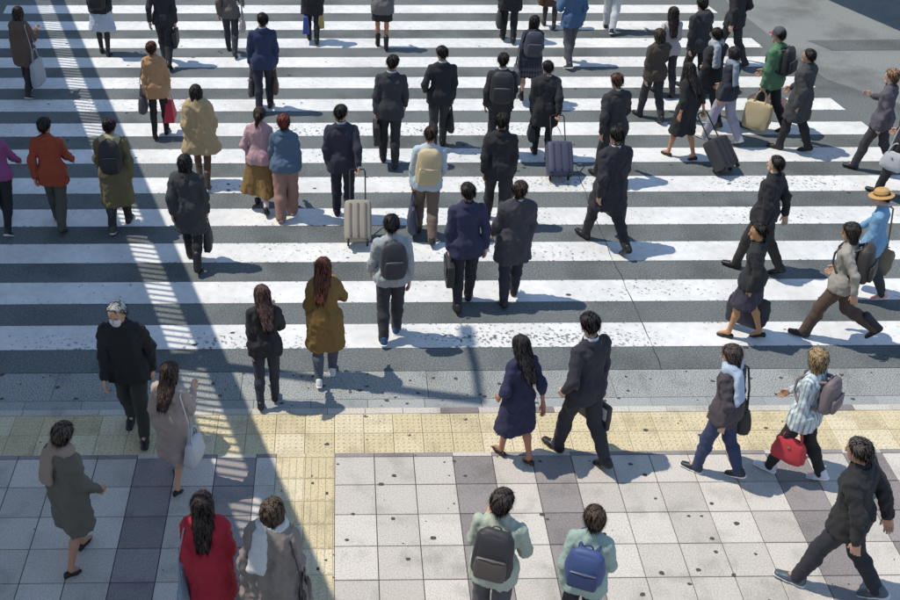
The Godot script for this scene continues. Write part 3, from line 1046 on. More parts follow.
func blister_tile(w: float, d: float) -> ArrayMesh:
	var st := SurfaceTool.new()
	st.begin(Mesh.PRIMITIVE_TRIANGLES)
	slab_into(st, Vector3.ZERO, w, d, 0.03, 0.003)
	for i in 5:
		for j in 5:
			var c := Vector3((i - 2) * w * 0.195, 0, (j - 2) * d * 0.195)
			for s in 8:
				var a := TAU * s / 8
				var b := TAU * (s + 1) / 8
				var p0 := c + Vector3(cos(a), 0, sin(a)) * 0.0125
				var p1 := c + Vector3(cos(b), 0, sin(b)) * 0.0125
				var q0 := c + Vector3(cos(a) * 0.008, 0.007, sin(a) * 0.008)
				var q1 := c + Vector3(cos(b) * 0.008, 0.007, sin(b) * 0.008)
				for v in [p0, p1, q1, p0, q1, q0, q0, q1, c + Vector3(0, 0.0074, 0)]:
					st.add_vertex(v)
	st.generate_normals()
	return st.commit()

func guide_tile(w: float, d: float) -> ArrayMesh:
	var st := SurfaceTool.new()
	st.begin(Mesh.PRIMITIVE_TRIANGLES)
	slab_into(st, Vector3.ZERO, w, d, 0.03, 0.003)
	for i in 4:
		slab_into(st, Vector3((i - 1.5) * w * 0.248, 0.0055, 0), w * 0.165, d * 0.93, 0.006, 0.004)
	st.generate_normals()
	return st.commit()

func blob(r: float, rg: RandomNumberGenerator, st: SurfaceTool, at: Vector3, stretch: float) -> void:
	var n := 9
	var ring := []
	for s in n:
		var a := TAU * s / n
		var q := r * rg.randf_range(0.75, 1.15)
		ring.append(at + Vector3(cos(a) * q * stretch, 0, sin(a) * q))
	for s in n:
		for v in [at + Vector3(0, 0.0015, 0), ring[s], ring[(s + 1) % n]]:
			st.add_vertex(v)

func build_ground() -> void:
	var g := setting("ground")
	part("soil", flat_quad(PackedVector3Array([Vector3(-300, -0.06, -400), Vector3(300, -0.06, -400), Vector3(300, -0.06, 200), Vector3(-300, -0.06, 200)])), plain(Color(0.4, 0.4, 0.4), 0.95), g)
	var road := setting("road")
	var asphalt := asphalt_material()
	var R := [Vector3(-120, 0, -160), Vector3(120, 0, -160), Vector3(120, 0, -9.254), Vector3(-120, 0, -9.254)]
	var uv := PackedVector2Array()
	for p: Vector3 in R:
		uv.append(Vector2(p.x, p.z) / 2.3)
	part("asphalt", flat_quad(PackedVector3Array(R), uv), asphalt, road)
	# the patch of newer, darker asphalt beyond the crossing
	var newer := asphalt.duplicate() as StandardMaterial3D
	newer.albedo_color = Color(0.95, 0.95, 0.96)
	var Q := [Vector3(8.6, 0.006, -19.0), Vector3(16, 0.006, -19.2), Vector3(16, 0.006, -18.6), Vector3(8.9, 0.006, -18.5)]
	var uq := PackedVector2Array()
	for p: Vector3 in Q:
		uq.append(Vector2(p.x, p.z) / 2.3)
	part("asphalt_patch", flat_quad(PackedVector3Array(Q), uq), newer, road)
	var worn := asphalt.duplicate() as StandardMaterial3D
	worn.albedo_color = Color(1.0, 1.0, 1.0)
	worn.albedo_texture = noise_tex(1024, 0.085, FastNoiseLite.TYPE_SIMPLEX_SMOOTH, [[0.0, Color("5b5f60")], [0.32, Color("767b7c")], [0.52, Color("838889")], [0.68, Color("8e9393")], [0.86, Color("a5a9a9")], [1.0, Color("b8bbba")]], 4, 5)
	var K := [Vector3(7.9, 0.002, -60), Vector3(60, 0.002, -60), Vector3(60, 0.002, -16.4), Vector3(9.3, 0.002, -16.0), Vector3(8.3, 0.002, -17.2), Vector3(7.75, 0.002, -21)]
	var wst := SurfaceTool.new()
	wst.begin(Mesh.PRIMITIVE_TRIANGLES)
	for t in 4:
		for v in [K[0], K[t + 1], K[t + 2]]:
			wst.set_normal(Vector3.UP)
			wst.set_uv(Vector2(v.x, v.z) / 2.3)
			wst.set_uv2(Vector2(v.x, v.z) / 23.0)
			wst.add_vertex(v)
	part("worn_asphalt", wst.commit(), worn, road)
	var pts := []
	var rg := RandomNumberGenerator.new()
	rg.seed = 5
	for i in 40:
		var t := i / 39.0
		pts.append(Vector3(lerpf(3.36, 3.48, t) + sin(t * 9.0) * 0.02 + rg.randf_range(-0.012, 0.012), 0.0065, lerpf(-15.4, -9.26, t)))
	var st := SurfaceTool.new()
	st.begin(Mesh.PRIMITIVE_TRIANGLES)
	for i in 39:
		var w0 := 0.0042 + 0.002 * sin(i * 1.7)
		var w1 := 0.0042 + 0.002 * sin((i + 1) * 1.7)
		for v in [pts[i] + Vector3(-w0, 0, 0), pts[i] + Vector3(w0, 0, 0), pts[i + 1] + Vector3(w1, 0, 0), pts[i] + Vector3(-w0, 0, 0), pts[i + 1] + Vector3(w1, 0, 0), pts[i + 1] + Vector3(-w1, 0, 0)]:
			st.set_normal(Vector3.UP)
			st.add_vertex(v)
	part("crack", st.commit(), plain(Color("2e3032"), 0.95), road)
	# the crossing's stripes
	var cw := setting("crosswalk")
	for i in 13:
		var z0 := -20.926 + 0.9 * i
		var xl := -6.62 + 0.083 * i - (3.0 if i > 3 else 0.0)
		var xr := 7.30 + 0.155 * i
		var slant := 0.075
		var P := PackedVector3Array([Vector3(xl, 0.004, z0), Vector3(xr, 0.004, z0), Vector3(xr + slant, 0.004, z0 + 0.461), Vector3(xl + 0.04, 0.004, z0 + 0.461)])
		part("stripe", flat_quad(P, PackedVector2Array([Vector2(0, 0), Vector2(1, 0), Vector2(1, 1), Vector2(0, 1)])), stripe_material(i, xl, xr, z0), cw)
	# gutter, kerb and pavement
	var speck := noise_tex(512, 0.10, FastNoiseLite.TYPE_SIMPLEX_SMOOTH, [[0.0, grey(0.62)], [0.3, grey(0.82)], [0.55, grey(0.93)], [1.0, grey(1.0)]], 4, 12)
	var rough_speck := noise_tex(512, 0.14, FastNoiseLite.TYPE_SIMPLEX_SMOOTH, [[0.0, grey(0.35)], [0.30, grey(0.55)], [0.42, grey(0.80)], [0.6, grey(0.92)], [1.0, grey(1.0)]], 4, 15)
	var gut := setting("gutter")
	var gm := [tinted(rough_speck, Color("b5b9b7"), 0.8, 0.92), tinted(rough_speck, Color("aeb2b0"), 0.8, 0.92)]
	var gmesh := slab_mesh(1.996, 0.470, 0.05, 0.004)
	for i in 10:
		part("slab", gmesh, gm[i % 2], gut, Transform3D(Basis.IDENTITY, Vector3(-8.1 + i * 2.0, 0.002, -9.013)))
	var kerb := setting("kerb")
	var kmesh := slab_mesh(0.597, 0.158, 0.06, 0.005)
	var km := [tinted(speck, Color("a9aeae"), 1.0, 0.9), tinted(speck, Color("a3a8a8"), 1.0, 0.9), tinted(speck, Color("b0b4b3"), 1.0, 0.9)]
	for i in 24:
		part("kerbstone", kmesh, km[(i * 7 + i / 3) % 3], kerb, Transform3D(Basis.IDENTITY, Vector3(-6.05 + i * 0.6, 0.005, -8.692)))
	var emesh := slab_mesh(0.391, 0.093, 0.06, 0.004)
	var em := [tinted(speck, Color("d9d3c8"), 1.0, 0.88), tinted(speck, Color("cfc9bf"), 1.0, 0.88), tinted(speck, Color("8f8585"), 1.0, 0.88)]
	for i in 36:
		var which: int = 2 if i in [1, 6, 19, 21, 29, 33] else (i * 5 / 3) % 2
		part("edging_block", emesh, em[which], kerb, Transform3D(Basis.IDENTITY, Vector3(-6.29 + i * 0.3945, 0.023 + 0.001 * (i % 2), -8.562)))
	var pv := setting("pavement")
	part("mortar_bed", flat_quad(PackedVector3Array([Vector3(-120, 0.012, -8.56), Vector3(120, 0.012, -8.56), Vector3(120, 0.012, 60), Vector3(-120, 0.012, 60)])), plain(Color("4d4640"), 0.95), pv)
	part("far_paving", flat_quad(PackedVector3Array([Vector3(-120, 0.022, -4.75), Vector3(120, 0.022, -4.75), Vector3(120, 0.022, 60), Vector3(-120, 0.022, 60)])), stone_material(true, 2), pv)
	var lm := [stone_material(true, 0), stone_material(true, 1), stone_material(true, 2), stone_material(true, 3)]
	var dm := [stone_material(false, 0), stone_material(false, 2)]
	var ymat := []
	for c in ["e5d7b2", "dfd0a8", "e9ddbd", "dacca6"]:
		ymat.append(tinted(speck, Color(c), 0.9, 0.8))
	rg.seed = 21
	# two rows of blister paving along the kerb
	var bt := blister_tile(0.2945, 0.2935)
	for r in 2:
		for i in 38:
			var x := 0.797 + (i - 19) * 0.2985 + 0.149
			part("blister_tile", bt, ymat[rg.randi() % 4], pv, Transform3D(Basis.IDENTITY, Vector3(x, 0.024 + rg.randf_range(-0.0012, 0.0012), -8.3625 + r * 0.2975)))
	# the narrow border row, pale above the dark columns
	var light_cols := [3, 5, 11, 13]
	for i in range(-11, 18):
		if i == -1:
			continue
		var x := -0.094 + 0.389 * (i + 0.5)
		var pale: bool = i in light_cols
		if i < 0:
			x = -0.866 - 0.3905 * (-i - 2 + 0.5)
			pale = (-i - 2) in [0, 2]
		part("border_block", slab_mesh(0.385, 0.054, 0.03, 0.003), lm[1] if pale else dm[i % 2 if i > 0 else 0], pv, Transform3D(Basis.IDENTITY, Vector3(x, 0.024, -7.8935)))
	part("border_block", slab_mesh(0.194, 0.054, 0.03, 0.003), dm[1], pv, Transform3D(Basis.IDENTITY, Vector3(-0.767, 0.024, -7.8935)))
	# the guide path of bar tiles leading to the crossing
	var gt := guide_tile(0.284, 0.2945)
	for c in 2:
		part("guide_end_tile", slab_mesh(0.284, 0.052, 0.03, 0.003), ymat[c], pv, Transform3D(Basis.IDENTITY, Vector3(-0.668 + 0.287 * (c + 0.5), 0.024, -7.8925)))
		for r in 11:
			part("guide_tile", gt, ymat[rg.randi() % 4], pv, Transform3D(Basis.IDENTITY, Vector3(-0.668 + 0.287 * (c + 0.5), 0.024 + rg.randf_range(-0.001, 0.001), -7.715 + r * 0.2985)))
	# square pavers, pale with pairs of dark columns
	var pm := slab_mesh(0.382, 0.382, 0.03, 0.004)
	var half := slab_mesh(0.194, 0.3845, 0.03, 0.003)
	for r in 8:
		var z := -7.865 + 0.389 * (r + 0.5)
		for i in range(0, 16):
			var dark: bool = i in light_cols
			part("paver", pm, dm[rg.randi() % 2] if dark else lm[rg.randi() % 4], pv, Transform3D(Basis.IDENTITY, Vector3(-0.094 + 0.389 * (i + 0.5), 0.024 + rg.randf_range(-0.0012, 0.0012), z)))
		part("half_paver", half, lm[rg.randi() % 4], pv, Transform3D(Basis.IDENTITY, Vector3(-0.767, 0.024, z)))
		for i in 8:
			var dark: bool = i in [0, 2]
			part("paver", pm, dm[rg.randi() % 2] if dark else lm[rg.randi() % 4], pv, Transform3D(Basis.IDENTITY, Vector3(-0.866 - 0.3905 * (i + 0.5), 0.024 + rg.randf_range(-0.0012, 0.0012), z)))
	# trodden chewing gum and specks of dirt
	var gum := SurfaceTool.new()
	gum.begin(Mesh.PRIMITIVE_TRIANGLES)
	for s in GUM:
		blob(s[2], rg, gum, Vector3(s[0], 0.0268, s[1]), 1.2)
	for i in 45:
		blob(rg.randf_range(0.005, 0.010), rg, gum, Vector3(rg.randf_range(-3.6, 5.4), 0.0268, rg.randf_range(-8.5, -6.0)), 1.3)
	for i in 80:
		blob(rg.randf_range(0.008, 0.022), rg, gum, Vector3(rg.randf_range(-4.2, 6.2), 0.0075, rg.randf_range(-9.22, -8.63)), 1.3)
	gum.generate_normals()
	var go := part("gum_spots", gum.commit(), plain(Color("4a4744"), 0.9), pv)
	go.set_meta("kind", "stuff")
	var rd := SurfaceTool.new()
	rd.begin(Mesh.PRIMITIVE_TRIANGLES)
	for i in 130:
		blob(rg.randf_range(0.008, 0.022), rg, rd, Vector3(rg.randf_range(-6.0, 10.0), 0.0068, rg.randf_range(-20.0, -9.3)), 1.6)
	rd.generate_normals()
	part("dirt_specks", rd.commit(), plain(Color("3c3e40"), 0.9), road).set_meta("kind", "stuff")

func build_manhole() -> void:
	var o := base("manhole_cover", Vector3(7.0, 0.0, -16.3))
	tag(o, "round rusty iron manhole cover set in the asphalt at the end of a white stripe", "manhole cover")
	part("frame", lathe([[0.335, -0.02], [0.335, 0.010], [0.300, 0.011], [0.298, -0.02]], 36), plain(Color("5d5856"), 0.7, 0.3), o)
	part("lid", lathe([[0.294, -0.02], [0.294, 0.009], [0.27, 0.011], [0.001, 0.011]], 36), plain(Color("6a5550"), 0.7, 0.3), o)
	for i in 6:
		var a := PI * i / 6
		part("rib", bar_mesh(Vector3(cos(a) * 0.24, 0.012, sin(a) * 0.24), Vector3(cos(a) * 0.07, 0.012, sin(a) * 0.07), 0.022, 0.006), plain(Color("554643"), 0.6, 0.4), o)
		part("rib", bar_mesh(Vector3(-cos(a) * 0.24, 0.012, -sin(a) * 0.24), Vector3(-cos(a) * 0.07, 0.012, -sin(a) * 0.07), 0.022, 0.006), plain(Color("554643"), 0.6, 0.4), o)

func build_footbridge(label: String, slope: float, shadow_x: float, deck_y: float, width: float, side: float, z0: float, z1: float, rail: bool) -> void:
	# an elevated walkway outside the frame whose edge throws the long shadow along x = shadow_x + slope * z
	var c := 1.0 / tan(deg_to_rad(SUN_ELEV))
	var ex := shadow_x - deck_y * c * (SUN_DIR.x - slope * SUN_DIR.y)
	var o := base("footbridge", Vector3(ex, 0, 0))
	tag(o, label, "bridge")
	var conc := plain(Color("b4b2ad"), 0.85)
	var a := Vector3(slope * z0, 0, z0)
	var b := Vector3(slope * z1, 0, z1)
	var along := (b - a).normalized()
	var across := Vector3(along.z, 0, -along.x) * side
	var mid := across * width * 0.5
	part("deck", bar_mesh(a + mid + Vector3(0, deck_y - 0.2, 0), b + mid + Vector3(0, deck_y - 0.2, 0), width, 0.4), conc, o)
	part("girder", bar_mesh(a + mid + Vector3(0, deck_y - 0.8, 0), b + mid + Vector3(0, deck_y - 0.8, 0), width * 0.4, 0.798), conc, o)
	for t in [0.03, 0.94]:
		var q := a.lerp(b, t) + across * width * 0.6
		part("pier", bar_mesh(q + Vector3(0, -0.03, 0), q + Vector3(0, deck_y - 1.2, 0), 0.8, 0.8, Vector3.RIGHT), conc, o)
	if not rail:
		return
	var metal := plain(Color("8f9698"), 0.5, 0.4)
	var st := SurfaceTool.new()
	st.begin(Mesh.PRIMITIVE_TRIANGLES)
	var n := int((b - a).length() / 0.128)
	for i in n:
		var q := a.lerp(b, (i + 0.5) / n) + across * 0.04
		bar_into(st, q + Vector3(0, deck_y + 0.002, 0), q + Vector3(0, deck_y + 0.76, 0), 0.028, 0.028, across)
	st.generate_normals()
	part("balusters", st.commit(), metal, o).set_meta("kind", "stuff")
	part("rail_panel", bar_mesh(a + across * 0.04 + Vector3(0, deck_y + 0.95, 0), b + across * 0.04 + Vector3(0, deck_y + 0.95, 0), 0.05, 0.38), metal, o)
	part("handrail", bar_mesh(a + across * 0.04 + Vector3(0, deck_y + 1.165, 0), b + across * 0.04 + Vector3(0, deck_y + 1.165, 0), 0.09, 0.06), metal, o)

func build_lamp() -> void:
	# a street lamp standing on the walkway's edge; its pole and arm throw the thin shadow across the gutter
	var c := 1.0 / tan(deg_to_rad(SUN_ELEV))
	var foot := Vector3(-1.534, 0, -9.397)
	var tip := Vector3(1.437, 0, -8.733)
	var h0 := 6.2
	var h1 := h0 + (tip - foot).length() / c
	var d := Vector3(SUN_DIR.x, 0, SUN_DIR.y)
	var p0 := foot - d * c * h0
	var o := base("street_lamp", Vector3(p0.x, 5.75, p0.z))
	tag(o, "tall grey street lamp standing at the railing of the elevated walkway", "street lamp")
	var lean: Vector3 = (tip - d * c * h1) - p0
	var H := h1 - 5.75
	var grey_m := plain(Color("8f9698"), 0.5, 0.4)
	part("pole", tube([Vector3(0, 0, 0), Vector3(lean.x * 0.5, H * 0.5, lean.z * 0.5), Vector3(lean.x, H, lean.z)], 0.075, 10), grey_m, o)
	part("base_plate", rbox(Vector3(0.3, 0.04, 0.3), 0.01, 3), grey_m, o, Transform3D(Basis.IDENTITY, Vector3(0, 0.02, 0)))
	part("arm", tube([Vector3(lean.x, H, lean.z), Vector3(lean.x, H + 0.02, lean.z - 0.6), Vector3(lean.x - 0.03, H + 0.02, lean.z - 1.0)], 0.045, 8), grey_m, o)
	part("lantern", rbox(Vector3(0.16, 0.09, 0.4), 0.03, 5), grey_m, o, Transform3D(Basis.IDENTITY, Vector3(lean.x - 0.03, H + 0.02, lean.z - 1.15)))

func _ready() -> void:
	# ---- camera
	var cam := Camera3D.new()
	cam.name = "camera"
	add_child(cam)
	cam.near = 0.1
	cam.far = 900.0
	cam.projection = Camera3D.PROJECTION_FRUSTUM
	cam.size = 0.1 * 600.0 / 1076.09
	cam.frustum_offset = Vector2(0.1 * (450.0 - 361.86) / 1076.09, 0.0)
	var pit := deg_to_rad(34.652)
	var yaw := deg_to_rad(1.1805)
	var rol := deg_to_rad(0.3671)
	var fw := Vector3(sin(yaw) * cos(pit), -sin(pit), -cos(yaw) * cos(pit))
	var rt0 := Vector3(cos(yaw), 0, sin(yaw))
	var up0 := rt0.cross(fw)
	var rt := rt0 * cos(rol) + up0 * sin(rol)
	var up := up0 * cos(rol) - rt0 * sin(rol)
	cam.transform = Transform3D(Basis(rt, up, -fw), Vector3(0, 7.344, 0))
	cam.current = true
	# ---- sky, sun, exposure
	var env := Environment.new()
	env.background_mode = Environment.BG_SKY
	var sky := Sky.new()
	var sm := ProceduralSkyMaterial.new()
	sm.sky_top_color = Color(0.54, 0.66, 0.83)
	sm.sky_horizon_color = Color(0.86, 0.91, 0.96)
	sm.sky_curve = 0.16
	sm.ground_bottom_color = Color(0.4, 0.4, 0.4)
	sm.ground_horizon_color = Color(0.6, 0.63, 0.66)
	sm.sun_angle_max = 1.0
	sm.energy_multiplier = 1.06
	sky.sky_material = sm
	env.sky = sky
	env.tonemap_mode = Environment.TONE_MAPPER_LINEAR
	env.tonemap_exposure = 1.0
	env.sdfgi_enabled = true
	env.ssao_enabled = true
	env.ssil_enabled = true
	var we := WorldEnvironment.new()
	we.name = "world_environment"
	we.environment = env
	add_child(we)
	var sun := DirectionalLight3D.new()
	sun.name = "sun"
	add_child(sun)
	var e := deg_to_rad(SUN_ELEV)
	var dir := Vector3(SUN_DIR.x * cos(e), -sin(e), SUN_DIR.y * cos(e)).normalized()
	sun.look_at_from_position(Vector3(-20, 40, 0), Vector3(-20, 40, 0) + dir, Vector3(0, 0, -1))
	sun.light_energy = 1.3
	sun.light_color = Color(1.0, 0.965, 0.91)
	sun.light_angular_distance = 0.36
	sun.shadow_enabled = true
	# ---- shared things
	rng.seed = 3
	wn.frequency = 1.0
	wn.seed = 8
	wn.fractal_octaves = 2
	wn.fractal_type = FastNoiseLite.FRACTAL_RIDGED
	wn2.frequency = 14.0
	wn2.seed = 9
	wn2.fractal_octaves = 2
	fabric_tex = noise_tex(256, 0.05, FastNoiseLite.TYPE_SIMPLEX, [[0.0, grey(0.80)], [0.5, grey(0.92)], [1.0, grey(1.0)]], 4, 6)
	hair_tex = noise_tex(256, 0.05, FastNoiseLite.TYPE_SIMPLEX, [[0.0, grey(0.62)], [0.5, grey(0.84)], [1.0, grey(1.0)]], 4, 7)
	for kind in ["stripe", "check"]:
		var im := Image.create(64, 64, false, Image.FORMAT_RGB8)
		for y in 64:
			for x in 64:
				var v := 1.0 - (0.35 if x % 16 < 6 else 0.0)
				if kind == "check" and y % 32 < 12:
					v -= 0.3
				im.set_pixel(x, y, grey(v))
		woven[kind] = ImageTexture.create_from_image(im)
	build_ground()
	build_manhole()
	build_footbridge("elevated concrete walkway with baluster railing beside the crossing, throwing the long shadow", 0.362, 1.55, 5.75, 5.5, -1.0, -40.0, 8.0, true)
	build_footbridge("unseen plain concrete walkway without railing, added to shade the far road corner", 0.414, 18.81, 6.2, 7.0, 1.0, -48.0, -12.0, false)  # unseen deck, added to throw the shadow on the far road corner
	build_lamp()
	shared_parts()
	for s in PEOPLE:
		person(s)

